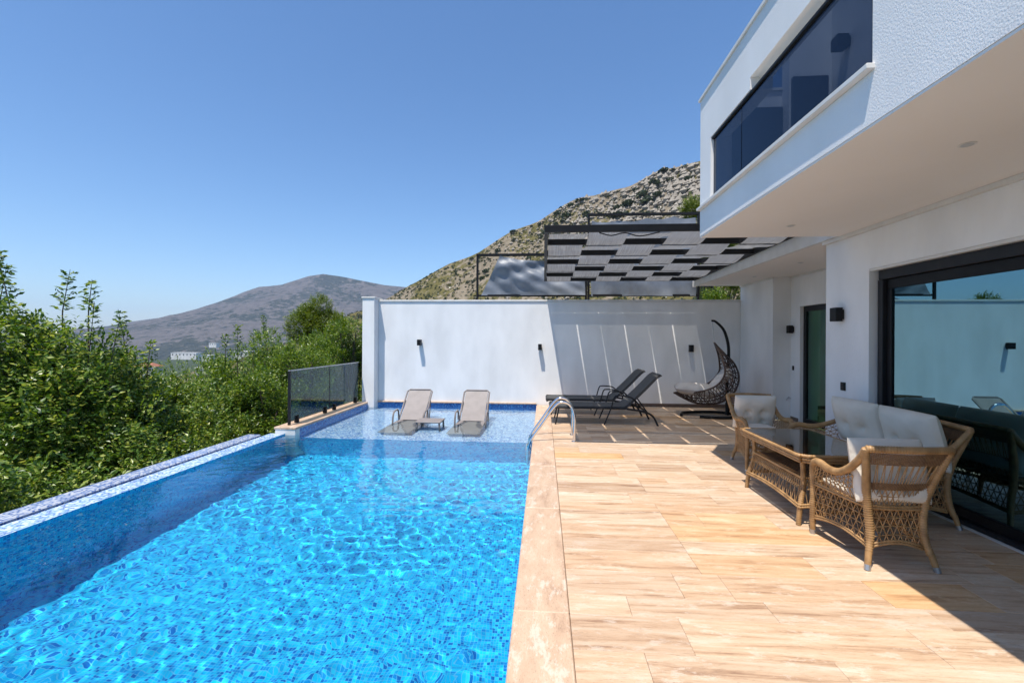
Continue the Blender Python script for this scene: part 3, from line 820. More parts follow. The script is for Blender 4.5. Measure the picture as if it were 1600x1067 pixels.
cop = empty('pool_coping', (0, 0, 0), kind='structure')
def slab(x0, x1, y0, y1, z0, z1, mt=None, parent=None):
    o = MB().box(-(x1 - x0) / 2, (x1 - x0) / 2, -(y1 - y0) / 2, (y1 - y0) / 2, 0, z1 - z0, .006).build('coping_stone', mt or M['travc'], parent or cop, smooth=False)
    o.location = ((x0 + x1) / 2, (y0 + y1) / 2, z0); return o
ycs = [-.6, 1.05, 2.6, 4.2, 5.6, 7.08, 7.5, 9.1, 10.775]
for a, b in zip(ycs[:-1], ycs[1:]): slab(-.165, .153, a + .0015, b - .0015, -.04, 0.001)
yl = [7.35, 8.3, 9.4, 10.49]
for a, b in zip(yl[:-1], yl[1:]): slab(-4.52, XS + .012, a + .0015, b - .0015, .0152, .055)
xs_ = [XS + .014, -2.9, -1.6, -.167]
for a, b in zip(xs_[:-1], xs_[1:]): slab(a + .0015, b - .0015, YW - .03, YW + .02, .0152, .05)
MB().box(-4.50, XS - .002, 7.36, 10.78, -3.9, .015).build('pool_side_wall', M['trim'], smooth=False, kind='structure')

# ------------------------------------------------------------------ garden wall with end pillar
gw = empty('garden_wall', (0, 10.8, 0), 0, 'long white plastered garden wall behind the pool and the loungers', 'wall')
MB().box(-4.0, 4.9, 0.0, .2, -3.9, 2.44).build('wall_panel', M['plaster'], gw, smooth=False)
MB().box(-4.29, -4.003, -.29, .2, -3.9, 2.50).build('pillar', M['plaster'], gw, smooth=False)
MB().box(-4.0, 4.9, -.02, .22, 2.443, 2.485, .004).build('wall_cap', M['trim'], gw, smooth=False)
MB().box(-4.31, -3.985, -.31, .22, 2.503, 2.535, .004).build('pillar_cap', M['trim'], gw, smooth=False)
MB().box(.16, 4.498, -.014, -.002, .003, .075).build('skirting', M['skirt'], gw, smooth=False)

# ------------------------------------------------------------------ villa
V_ = empty('villa', (3.5, 4, 0), 0, 'modern white two storey villa with overhanging upper floor on the right', 'house')
def vp(name, mb, m, smooth=False, parent=None, label=None):
    """mesh given in world coordinates, made a part of the villa"""
    o = mb.build(name, m, parent or V_, smooth=smooth, label=label)
    off = Vector((3.5, 4, 0)) if parent is None else Vector((0, 0, 0))
    if parent is None: o.location = -off
    return o
XF = 1.86
# upper box facade with the balcony opening cut out of it
fz0, fz1 = 2.78, 4.40
vp('facade', MB().box(XF, XF + .2, -3, 5.60, fz0 + .012, 3.09), M['stucco'])
vp('facade', MB().box(XF, XF + .2, -3, 2.73, 3.09, 3.83), M['stucco'])
vp('facade', MB().box(XF, XF + .2, -3, 2.73, 3.83, fz1), M['stucco'])
vp('facade', MB().box(XF, XF + .2, 5.26, 5.60, 3.09, 3.83), M['stucco'])
vp('facade', MB().box(XF, XF + .2, 4.28, 5.60, 3.83, fz1), M['stucco'])
vp('facade', MB().box(XF, XF + .2, 2.73, 4.28, 3.94, fz1), M['stucco'])
vp('end_wall', MB().box(XF + .2, 6.5, 5.4, 5.60, 2.98, fz1), M['stucco'])
vp('inner_wall', MB().box(2.70, 3.15, 5.25, 5.398, 3.09, 5.2), M['plaster'])
vp('parapet_cap', MB().box(XF - .02, XF + .22, -3, 5.62, fz1 + .001, fz1 + .03), M['trim'])
vp('parapet_cap', MB().box(XF + .221, 6.5, 5.38, 5.62, fz1 + .001, fz1 + .03), M['trim'])
vp('soffit', MB().box(XF + .004, 6.5, -3, 5.597, 2.775, 2.790), M['ceiling'])
vp('floor_slab', MB().box(XF + .2, 6.5, -3, 5.60, 2.792, 2.979), M['ceiling'])
vp('sill', MB().box(XF - .045, XF + .19, 2.71, 5.60, 3.092, 3.125, .004), M['trim'])
vp('balcony_floor', MB().box(XF + .2, 3.15, 2.0, 5.4, 2.98, 3.09), M['trim'])
vp('inner_wall', MB().box(3.152, 3.3, -3, 5.4, 2.98, 5.6), M['plaster'])
vp('inner_wall', MB().box(XF + .2, 3.15, 2.3, 2.45, 3.09, 4.39), M['plaster'])
vp('balcony_door', MB().box(3.10, 3.148, 2.7, 4.5, 3.1, 4.9), M['anthracite'])
vp('balcony_window', MB().box(2.15, 2.69, 5.36, 5.398, 3.10, 4.2), M['anthracite'])
vp('balcony_window', MB().box(2.72, 3.09, 5.20, 5.248, 3.10, 4.45), M['anthracite'])
# balcony glass
g1 = vp('glass_panel', MB().box(XF + .03, XF + .042, 2.76, 4.52, 3.128, 3.80), M['balcony_glass'])
g2 = vp('glass_panel', MB().box(XF + .03, XF + .042, 4.535, 5.25, 3.128, 3.80), M['balcony_glass'])
vp('top_rail', MB().box(XF + .01, XF + .06, 2.735, 5.255, 3.802, 3.829, .004), M['black'])
vp('rail_post', MB().box(XF + .015, XF + .058, 2.733, 2.757, 3.126, 3.80), M['black'])
vp('glass_clamp', MB().box(XF + .02, XF + .052, 4.50, 4.555, 3.126, 3.17), M['steel'])
# soffit spotlights
for sx, sy, sz in ((2.62, 3.02, 0), (2.62, 5.05, 0), (2.6, 1.2, 0), (4.1, 7.6, .025), (4.1, 9.2, .025)):
    mb = MB(); ring = []
    mb.tube([(sx, sy, 2.771 + sz), (sx, sy, 2.7745 + sz)], .045, 20)
    o = vp('ceiling_spotlight', mb, M['trim'], True)
    mb = MB(); mb.tube([(sx, sy, 2.7685 + sz), (sx, sy, 2.7705 + sz)], .032, 16)
    vp('lens', mb, M['curtain'], True, parent=o)
# terrace roof slab beyond, with its edge beam
vp('terrace_roof', MB().box(3.48, 6.5, 5.603, 10.78, 2.80, 2.98), M['ceiling'])
vp('roof_edge', MB().box(3.42, 3.478, 5.603, 10.78, 2.775, 3.0), M['trim'])
# ground floor walls
vp('wall', MB().box(3.5, 3.75, 5.17, 5.92, 0.0, 2.774), M['plaster'])
vp('wall', MB().box(3.5, 3.75, -3, 5.17, 2.33, 2.774), M['plaster'])
vp('wall', MB().box(3.752, 4.84, 5.75, 5.92, 0, 2.774), M['plaster'])
vp('wall', MB().box(4.84, 5.05, 5.92, 7.75, 0, 2.80), M['plaster'])
vp('wall', MB().box(4.84, 5.05, 8.98, 9.30, 0, 2.80), M['plaster'])
vp('wall', MB().box(4.84, 5.05, 7.75, 8.98, 2.2, 2.80), M['plaster'])
vp('wall', MB().box(4.50, 5.05, 9.30, 10.79, 0, 2.80), M['plaster'])
vp('cornice', MB().box(3.45, 3.498, -3, 5.92, 2.735, 2.773), M['trim'])
for a in ((4.81, 4.838, 5.93, 9.3), (4.47, 4.498, 9.27, 10.78)):
    vp('cornice', MB().box(a[0], a[1], a[2], a[3], 2.765, 2.798), M['trim'])
for (x0, x1, y0, y1) in ((4.826, 4.838, 5.95, 7.7), (4.826, 4.838, 9.02, 9.28), (4.487, 4.498, 9.29, 10.76), (3.487, 3.498, 5.2, 5.9)):
    vp('skirting', MB().box(x0, x1, y0, y1, .003, .075), M['skirt'])
# big sliding window
win = empty('window', (0, 0, 0)); win.parent = V_
def wpart(name, mb, m, sm=False):
    o = mb.build(name, m, win, smooth=sm); o.location = (-3.5, -4, 0); return o
wpart('frame', MB().box(3.56, 3.68, -3, 5.12, 2.20, 2.30, .004), M['anthracite'])
wpart('frame', MB().box(3.56, 3.68, 5.06, 5.13, .04, 2.199, .004), M['anthracite'])
wpart('frame', MB().box(3.545, 3.72, -3, 5.14, 0.0, .035, .004), M['anthracite'])
wpart('sash', MB().box(3.60, 3.645, -3, 5.055, 2.10, 2.198, .004), M['black'])
wpart('sash', MB().box(3.60, 3.645, 4.99, 5.057, .04, 2.098, .004), M['black'])
wpart('sash', MB().box(3.60, 3.645, -3, 4.988, .04, .12, .004), M['black'])
wpart('sash', MB().box(3.61, 3.65, 2.50, 2.60, .122, 2.098, .004), M['black'])
wpart('pane', MB().box(3.618, 3.626, 2.602, 4.988, .122, 2.098), M['window_glass'])
wpart('pane', MB().box(3.628, 3.636, -3, 2.498, .122, 2.098), M['window_glass'])
wpart('blind_box', MB().box(3.502, 3.555, -3, 5.165, 2.30, 2.328), M['trim'])
slab(3.502, 3.756, -1, 5.168, -.0298, -.002, M['trim'], V_).location = (.129, -1.916, -.0298)
# dark room behind the window
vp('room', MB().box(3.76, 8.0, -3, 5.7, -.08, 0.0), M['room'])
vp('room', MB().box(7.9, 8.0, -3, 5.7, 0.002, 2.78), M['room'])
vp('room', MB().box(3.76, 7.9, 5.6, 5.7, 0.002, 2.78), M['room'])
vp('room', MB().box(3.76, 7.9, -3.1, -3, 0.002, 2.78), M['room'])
cu = MB(); cu.grid(lambda u, v: (3.86 + .035 * math.sin(u * 60), 3.9 + 1.05 * u, .05 + 2.1 * v), 120, 2)
vp('curtain', cu, M['curtain'], True)
# recessed glass door
dr = empty('door', (0, 0, 0)); dr.parent = V_
def dpart(name, mb, m):
    o = mb.build(name, m, dr, smooth=False); o.location = (-3.5, -4, 0); return o
dpart('frame', MB().box(4.90, 4.96, 8.90, 8.978, 0.0, 2.198, .003), M['anthracite'])
dpart('frame', MB().box(4.90, 4.96, 7.752, 7.83, 0.0, 2.198, .003), M['anthracite'])
dpart('frame', MB().box(4.90, 4.96, 7.832, 8.898, 2.1, 2.198, .003), M['anthracite'])
dpart('frame', MB().box(4.90, 4.96, 7.832, 8.898, 0.0, .09, .003), M['anthracite'])
dpart('pane', MB().box(4.925, 4.933, 7.832, 8.898, .092, 2.098), M['door_glass'])
dpart('handle', MB().box(4.86, 4.88, 7.88, 7.90, .95, 1.15, .003), M['steel'])
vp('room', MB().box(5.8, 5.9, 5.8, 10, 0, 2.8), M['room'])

# wall lamps, switches, socket, tap
def wall_lamp(label, loc, rz, w=.10, h=.14, d=.10):
    t = empty('wall_lamp', loc, rz, label, 'wall lamp', 'black up and down wall lamps')
    MB().box(-w / 2, w / 2, -d, -.022, -h / 2, h / 2, .004).build('lamp_body', M['black'], t, smooth=False)
    MB().box(-w * .35, w * .35, -.022, .004, -h * .35, h * .35).build('back_plate', M['black'], t, smooth=False)
    o = MB().box(-w * .3, w * .3, -d * .85, -.035, h / 2 + .0005, h / 2 + .003).build('lens', M['curtain'], t, smooth=False)
    return t
wall_lamp('black wall lamp above the left pool lounger, leftmost on the white wall', (-2.97, 10.8, 1.46), 0, .085, .14, .16)
wall_lamp('black wall lamp in the middle of the white wall above the right pool lounger', (-.09, 10.8, 1.37), 0, .085, .14, .16)
wall_lamp('black wall lamp on the shaded wall left of the hanging chair', (3.38, 10.8, 1.36), 0, .085, .16, .14)
wall_lamp('black wall lamp beside the recessed glass door', (4.838, 9.22, 1.77), -math.pi / 2, .11, .15, .10)
wall_lamp('round black wall lamp behind the dark balcony glass of the upper floor', (3.15, 4.98, 4.66), -math.pi / 2, .12, .13, .14)
wall_lamp('large black wall lamp on the corner wall beside the big sliding window', (3.498, 5.62, 1.86), -math.pi / 2, .12, .16, .10)
def switch(label, loc, w, h):
    t = empty('light_switch', loc, -math.pi / 2, label, 'switch')
    MB().box(-w / 2, w / 2, -.012, .002, -h / 2, h / 2, .003).build('plate', M['black'], t, smooth=False)
    MB().box(-w * .32, w * .32, -.017, -.0125, .004, h * .36, .001).build('rocker', M['anthracite'], t, smooth=False)
    MB().box(-w * .32, w * .32, -.017, -.0125, -h * .36, -.004, .001).build('rocker', M['anthracite'], t, smooth=False)
switch('square black switch plate on the corner wall above the sofa arm', (3.498, 5.58, 1.02), .08, .095)
switch('small black switch plate below the lamp beside the glass door', (4.838, 9.20, 1.02), .05, .085)
t = empty('garden_tap', (4.838, 9.40 - .12, .42), -math.pi / 2, 'small chrome garden tap low on the wall left of the glass door', 'tap')
MB().tube([(0, 0, 0), (0, -.07, 0), (0, -.09, -.04)], .011, 8, step=.01).build('spout', M['chrome'], t)
MB().tube([(-.035, -.045, .03), (.035, -.045, .03)], .008, 6).tube([(0, -.045, 0), (0, -.045, .03)], .006, 6).build('handle', M['chrome'], t)

# ------------------------------------------------------------------ pergola with woven shade strips
pg = empty('pergola', (0, 0, 0), 0, 'black steel pergola with grey cloth strips woven over its bars', 'pergola')
PX0, PX1 = .05, 3.41
PZ = lambda y: 3.01 - (y - 6.05) * .0165      # falls gently towards the wall
bars = [6.10, 6.82, 7.60, 8.38, 9.14, 9.86, 10.52]
MB().box(PX0 - .05, PX1, 6.02, 6.08, 2.965, 3.055, .003).build('front_beam', M['black'], pg, smooth=False)
MB().box(PX0 - .05, PX1, 10.58, 10.64, 2.90, 2.985, .003).build('rear_beam', M['black'], pg, smooth=False)
for x_ in (PX0 - .025, PX1 - .025):
    MB().bar((x_, 6.083, PZ(6.08)), (x_, 10.577, PZ(10.58)), .05, .08).build('side_beam', M['black'], pg, smooth=False)
for b in bars[1:]:
    MB().box(PX0 + .002, PX1 - .052, b - .03, b + .03, PZ(b) - .04, PZ(b) + .04, .002).build('crossbar', M['black'], pg, smooth=False)
ncol = 6
cw = (PX1 - .05 - PX0) / ncol
knots = [6.10] + bars[1:]
for c in range(ncol):
    x0 = PX0 + c * cw + .009; x1 = PX0 + (c + 1) * cw - .009
    pts = []
    for i, b in enumerate(knots):
        sgn = -1 if (i + c) % 2 == 0 else 1
        pts.append((b, PZ(b) + sgn * .052))
    pts.append((10.575, PZ(10.57)))
    ys = []; zs = []
    for i in range(len(pts) - 1):
        for k in range(10):
            t_ = k / 10; s_ = (1 - math.cos(t_ * math.pi)) / 2
            sag = -.012 * math.sin(t_ * math.pi)
            ys.append(pts[i][0] * (1 - t_) + pts[i + 1][0] * t_); zs.append(pts[i][1] * (1 - s_) + pts[i + 1][1] * s_ + sag)
    ys.append(pts[-1][0]); zs.append(pts[-1][1])
    mb = MB(); n_ = len(ys) - 1; rs = random.Random(c)
    ph = rs.uniform(0, 6)
    mb.grid(lambda u, v: (x0 + (x1 - x0) * u + .004 * math.sin(ys[round(v * n_)] * 5 + ph), ys[round(v * n_)], zs[round(v * n_)] + .002 * math.sin(u * 9 + v * 30 + ph)), 6, n_)
    mb.build('shade_strip', M['shade'], pg, smooth=True, angle=180)
# lashing wire under the front beam
lash = MB(); lash.tube([(.72, 6.05, 2.955), (.88, 6.07, 2.92), (1.05, 6.05, 2.95), (1.25, 6.07, 2.91), (1.5, 6.05, 2.955)], .008, 5, step=.05)
lash.build('cable', M['black'], pg)

# ------------------------------------------------------------------ steel frames with tarpaulins on the wall
def fr(label, x0, x1, ztop, zbot, yy, hang, posts, parent_extra=None):
    t = empty('awning_frame', (x0, yy, 2.49), 0, label, 'frame', 'steel frames with tarpaulins above the wall')
    for p in posts:
        MB().box(p - .025 - x0, p + .025 - x0, -.025, .025, 0, ztop - 2.49).build('post', M['black'], t, smooth=False)
    MB().box(x0 - .025 - x0, x1 + .025 - x0, -.03, .03, ztop - 2.488, ztop - 2.43).build('top_rail', M['black'], t, smooth=False)
    MB().box(x0 + .03 - x0, x1 - .03 - x0, -.02, .02, zbot - 2.49, zbot - 2.44).build('bottom_rail', M['black'], t, smooth=False)
    mb = MB(); mb.grid(hang, 90, 24)
    mb.build('tarpaulin', M['tarp'], t, smooth=True, angle=180)
    return t
fr('lower black steel frame with a sagging slanted tarpaulin above the middle of the wall', -1.62, 1.0, 3.56, 2.58, 11.0,
   lambda u, v: (.10 + .45 * v * (1 - u) + (2.5) * u * (1 - .17 * v * (1 - u)), -.05 + .05 * math.sin(u * 6 + v * 5) + .035 * math.sin(u * 9 - 12 * v) * v + .012 * math.sin(u * 26 + 20 * v), .12 + .95 * v - .12 * math.sin(u * math.pi) * v * v + .06 * v * (1-v) * math.sin(u * 23 + v * 6)),
   (-1.62, 1.0))
fr('taller black steel frame with a flat grey tarpaulin behind the pergola', 1.06, 3.62, 4.50, 2.58, 11.0,
   lambda u, v: (.06 + 2.44 * u, -.04 + .05 * math.sin(u * 9 + v * 5) + .02 * math.sin(u * 31), .10 + 1.88 * v - .05 * abs(math.sin(u * 12)) * v ** 6 - (.10 * (1 - u) * v)),
   (1.06, 3.62))

# ------------------------------------------------------------------ glass fence on the left coping
gf = empty('glass_fence', (-4.36, 7.5, .056), 0, 'smoked glass fence with dark post on the coping left of the pool', 'fence')
gx = 0.0
MB().box(-.02, .02, .02, .06, 0, .93, .003).build('post', M['anthracite'], gf, smooth=False)
MB().box(-.006, .006, .065, 1.50, .05, .92).build('glass_panel', M['fence_glass'], gf, smooth=False)
MB().box(-.006, .006, 1.53, 2.93, .05, .92).build('glass_panel', M['fence_glass'], gf, smooth=False)
MB().box(-.015, .015, .02, 2.95, .922, .94, .002).build('top_rail', M['steel'], gf, smooth=False)
MB().box(-.004, .004, 1.502, 1.528, .05, .915).build('seam', M['black'], gf, smooth=False)
for yy in (.28, 1.32, 1.72, 2.78):
    MB().box(-.035, .035, yy - .03, yy + .03, 0, .13, .008).build('clamp', M['black'], gf, smooth=False)

# ------------------------------------------------------------------ pool ladder
ld = empty('pool_ladder', (0, 7.2, 0), 0, 'polished steel pool ladder rails arching over the coping', 'ladder')
for yy in (-.24, .24):
    MB().tube([(.47, yy, -.005), (.47, yy, .20), (.465, yy, .42), (.40, yy, .56), (.28, yy, .60), (.17, yy, .53), (-.02, yy, .26), (-.16, yy, .06), (-.225, yy, -.08), (-.235, yy, -.3), (-.235, yy, -1.05)], .021, 12, step=.03).build('rail', M['chrome'], ld)
    MB().tube([(.47, yy, .001), (.47, yy, .012)], .045, 14).build('flange', M['chrome'], ld)
for z in (-.35, -.62, -.9):
    MB().box(-.275, -.195, -.22, .22, z - .012, z + .012, .005).build('step', M['chrome'], ld, smooth=False)

# ------------------------------------------------------------------ loungers
def pool_lounger():
    """head at +y, foot at -y; origin on the shelf under its middle"""
    t = empty('pool_lounger', (0, 0, 0))
    w = .265
    wl = .325 + .01          # water level above the shelf
    def seat_z(s): return wl - .05 + .05 * s
    mb = MB()
    mb.grid(lambda u, v: (-w + 2 * w * u, -.95 + 1.12 * v, .30 + .02 * v + .015 * math.cos(u * math.pi * 2) + (-.04 * (1 - v) ** 3)), 8, 10)
    mb.grid(lambda u, v: (w - 2 * w * u, -.95 + 1.12 * v, .27 + .02 * v + (-.04 * (1 - v) ** 3)), 8, 10)
    mb.build('seat', M['taupe'], t, angle=180)
    a = Vector((0, .17, .325)); b = Vector((0, .78, .84))
    mb = MB()
    nrm = Vector((0, -.64, .76)) * .012
    for sg in (1, -1):
        mb.grid(lambda u, v: ((-w + .03 + (2 * w - .06) * u) * sg, a.y + (b.y - a.y) * v + nrm.y * sg, a.z + (b.z - a.z) * v + nrm.z * sg - .015 * math.sin(v * math.pi)), 6, 10)
    mb.build('backrest', M['taupe'], t, angle=180)
    mb = MB()
    mb.tube([(-w, .12, .30), (-w, .2, .345), (-w, .76, .83), (-w + .05, .80, .865), (w - .05, .80, .865), (w, .76, .83), (w, .2, .345), (w, .12, .30)], .018, 8)
    for sx in (-w, w):
        mb.tube([(sx, -.95, .25), (sx, -.4, .29), (sx, .15, .305)], .022, 8, step=.1)
    mb.tube([(-w, -.95, .25), (w, -.95, .25)], .022, 8)
    mb.build('frame', M['taupe'], t)
    for sx in (-w - .035, w + .035):
        MB().tube([(sx, -.12, .02), (sx, -.10, .32), (sx, -.06, .47), (sx, .02, .52), (sx, .20, .53), (sx, .26, .48), (sx, .26, .34)], .017, 8, step=.04).build('armrest', M['taupe'], t)
    for sx in (-w, w):
        for yy in (-.8, .55):
            MB().tube([(sx, yy, 0.0), (sx, yy + .02, .27)], .022, 8).build('leg', M['taupe'], t)
    mb = MB(); mb.tube([(-w, .55, .27), (-w, .15, .27)], .015, 6); mb.tube([(w, .55, .27), (w, .15, .27)], .015, 6)
    mb.tube([(-w, .52, .27), (-w, .62, .66)], .012, 6); mb.tube([(w, .52, .27), (w, .62, .66)], .012, 6)
    mb.build('back_support', M['taupe'], t)
    return t
pl = pool_lounger()
pl.location = (-2.62, 8.75, -.4)
tag(pl, 'taupe lounger in the shallow water, left one next to the little table', 'lounger', 'loungers standing in the shallow water')
pl2 = copy_tree(pl); pl2.location = (-1.40, 8.75, -.4); pl2['label'] = 'taupe lounger in the shallow water, right one with nothing beside its right arm'
for r_ in (pl, pl2):
    for c_ in r_.children: c_.cycles.is_caustics_receiver = True
st = empty('side_table', (-2.12, 8.42, -.4), 0, 'small low taupe side table in the water between the two pool loungers', 'side table')
MB().box(-.24, .24, -.2, .2, .40, .43, .008).build('table_top', M['taupe'], st, smooth=False)
for sx in (-.21, .21):
    for sy in (-.17, .17):
        MB().tube([(sx, sy, .40), (sx * 1.06, sy * 1.06, 0)], .018, 6).build('leg', M['taupe'], st)
mb = MB(); mb.tube([(.21, -.17, .3), (.21, .17, .3)], .01, 6); mb.tube([(-.21, -.17, .3), (-.21, .17, .3)], .01, 6); mb.build('stretcher', M['taupe'], st)

def deck_lounger():
    """foot at x=0, head towards +x"""
    t = empty('sun_lounger', (0, 0, 0)); w = .31
    zs_ = .33
    mb = MB()
    prof = [(0, zs_ - .02), (.05, zs_), (1.25, zs_), (1.38, zs_ + .01)]
    def sl(u, v):
        x = 1.36 * v; return (x, -w + 2 * w * u, zs_ - .012 * math.sin(u * math.pi) - (.03 * max(0, (.08 - x) / .08)))
    mb.grid(sl, 6, 24); mb.grid(lambda u, v: (sl(1 - u, v)[0], sl(1 - u, v)[1], sl(1 - u, v)[2] - .045), 6, 24)
    for s in (0, 1):
        mb.grid(lambda u, v: (1.36 * v, (-w - .004) if s == 0 else (w + .004), zs_ - .05 + .052 * (u if s == 0 else 1 - u)), 1, 24)
    mb.build('seat_sling', M['sling'], t, angle=60)
    bp_ = [(1.33, zs_ - .01), (1.42, zs_ + .06), (1.70, zs_ + .33), (1.90, zs_ + .54), (1.99, zs_ + .60)]
    mb = MB()
    def bk(u, v, o=0):
        p = curve_at([(a, 0, b) for a, b in bp_], v)
        return (p.x + o * .72, -w + 2 * w * u, p.z - o * .7)
    mb.grid(lambda u, v: bk(u, v), 6, 20); mb.grid(lambda u, v: bk(1 - u, v, .045), 6, 20)
    for s in (0, 1): mb.grid(lambda u, v: bk(s, v, .045 * (1 - u if s == 0 else u)), 1, 20)
    mb.grid(lambda u, v: bk(u, 1, .045 * v), 6, 1)
    mb.build('back_sling', M['sling'], t, angle=60)
    mb = MB()
    for sy in (-w - .015, w + .015):
        mb.tube([(.0, sy, zs_ - .03), (1.42, sy, zs_ - .03)], .016, 8)
    mb.tube([(.0, -w - .015, zs_ - .03), (.0, w + .015, zs_ - .03)], .016, 8)
    mb.build('frame', M['anthracite'], t)
    for sy in (-w - .045, w + .045):
        MB().tube([(.98, sy, 0), (1.10, sy, .30), (1.16, sy, .50), (1.22, sy, .535), (1.42, sy, .52), (1.52, sy, .46), (1.56, sy, .34)], .013, 8, step=.03).build('armrest', M['anthracite'], t)
        MB().tube([(.16, sy, zs_ - .04), (.10, sy, 0)], .014, 8).build('leg', M['anthracite'], t)
        MB().tube([(1.38, sy, zs_ - .03), (1.66, sy, zs_ - .07), (1.84, sy, .18), (1.94, sy, 0)], .018, 8, step=.05).build('leg', M['anthracite'], t)
    mb = MB()
    for sy in (-w + .04, w - .04):
        mb.tube([(1.58, sy, zs_ + .16), (1.76, sy, .24)], .012, 6)
    mb.tube([(1.76, -w, .24), (1.76, w, .24)], .012, 6)
    mb.build('back_support', M['anthracite'], t)
    return t
dl = deck_lounger()
dl.location = (.12, 8.72, 0)
tag(dl, 'charcoal lounger with raised back under the pergola, the one nearer the camera', 'lounger', 'charcoal loungers under the pergola')
dl2 = copy_tree(dl); dl2.location = (-.0 + .06, 9.78, 0); dl2['label'] = 'charcoal lounger with raised back under the pergola, the one nearer the white wall'

# ------------------------------------------------------------------ wicker furniture
def lattice(mb, S, nu, vs, r=.0035, hor=True, sides=4, horr=None):
    """triangular strands between rows of a surface patch S(u, v)"""
    for j in range(len(vs) - 1):
        for i in range(nu):
            a = (i + (.5 if j % 2 else 0)) / nu; m_ = (i + (0 if j % 2 else .5)) / nu; b = (i + 1 + (.5 if j % 2 else 0)) / nu
            if m_ <= 1:
                if a <= 1: mb.tube([S(a, vs[j]), S(m_, vs[j + 1])], r, sides, cap=False)
                if j % 2 == 0:
                    mb.tube([S(m_, vs[j + 1]), S(min(b, 1), vs[j])], r, sides, cap=False)
                else:
                    mb.tube([S(a if a <= 1 else 1, vs[j]), S((i + 1) / nu, vs[j + 1])], r, sides, cap=False)
    if hor:
        for v in vs:
            mb.tube([S(k / (nu * 2), v) for k in range(nu * 2 + 1)], horr or r, sides, cap=False)

def weave(mb, S, nu, nv, r=.0032):
    """close basket weave: uprights with strands passing in front and behind in turn"""
    for i in range(nu + 1):
        mb.tube([S(i / nu, k / 6, 0) for k in range(7)], r * .9, 4, cap=False)
    for j in range(nv + 1):
        mb.tube([S(i / nu, j / nv, (r * 1.3 if (i + j) % 2 else -r * 1.3)) for i in range(nu + 1)], r, 4, cap=False)

def cushion(w, d, t, tufts=(), n=26, puff=.35, seed=0):
    """soft pad centred at the origin, lying in the xy plane"""
    mb = MB(); rs = random.Random(seed); ph = [rs.uniform(0, 6) for _ in range(4)]
    def prof(a):
        a = min(1, abs(a)); return (1 - a ** 5) ** .5
    def f(u, v, s):
        x = 2 * u - 1; y = 2 * v - 1
        e = prof(x) * prof(y)
        h = t / 2 * e * (1 + puff * (1 - x * x) * (1 - y * y))
        for (a, b) in tufts:
            q = ((x - a) * w / 2) ** 2 + ((y - b) * d / 2) ** 2
            h -= t * .36 * math.exp(-q / .0009) + t * .20 * math.exp(-q / .009)
        h += .004 * math.sin(x * 5 + ph[0]) * math.sin(y * 6 + ph[1]) * e
        rx = 1 - .03 * y * y * (1 - 0) ; ry = 1 - .03 * x * x
        return (x * w / 2 * ry, y * d / 2 * rx, s * h)
    # cosine spacing so that the rounded rims are smooth
    c = lambda q: (1 - math.cos(q * math.pi)) / 2 * .5 + q * .5
    mb.grid(lambda u, v: f(c(u), c(v), 1), n, n)
    mb.grid(lambda u, v: f(1 - c(u), c(v), -1), n, n)
    return mb

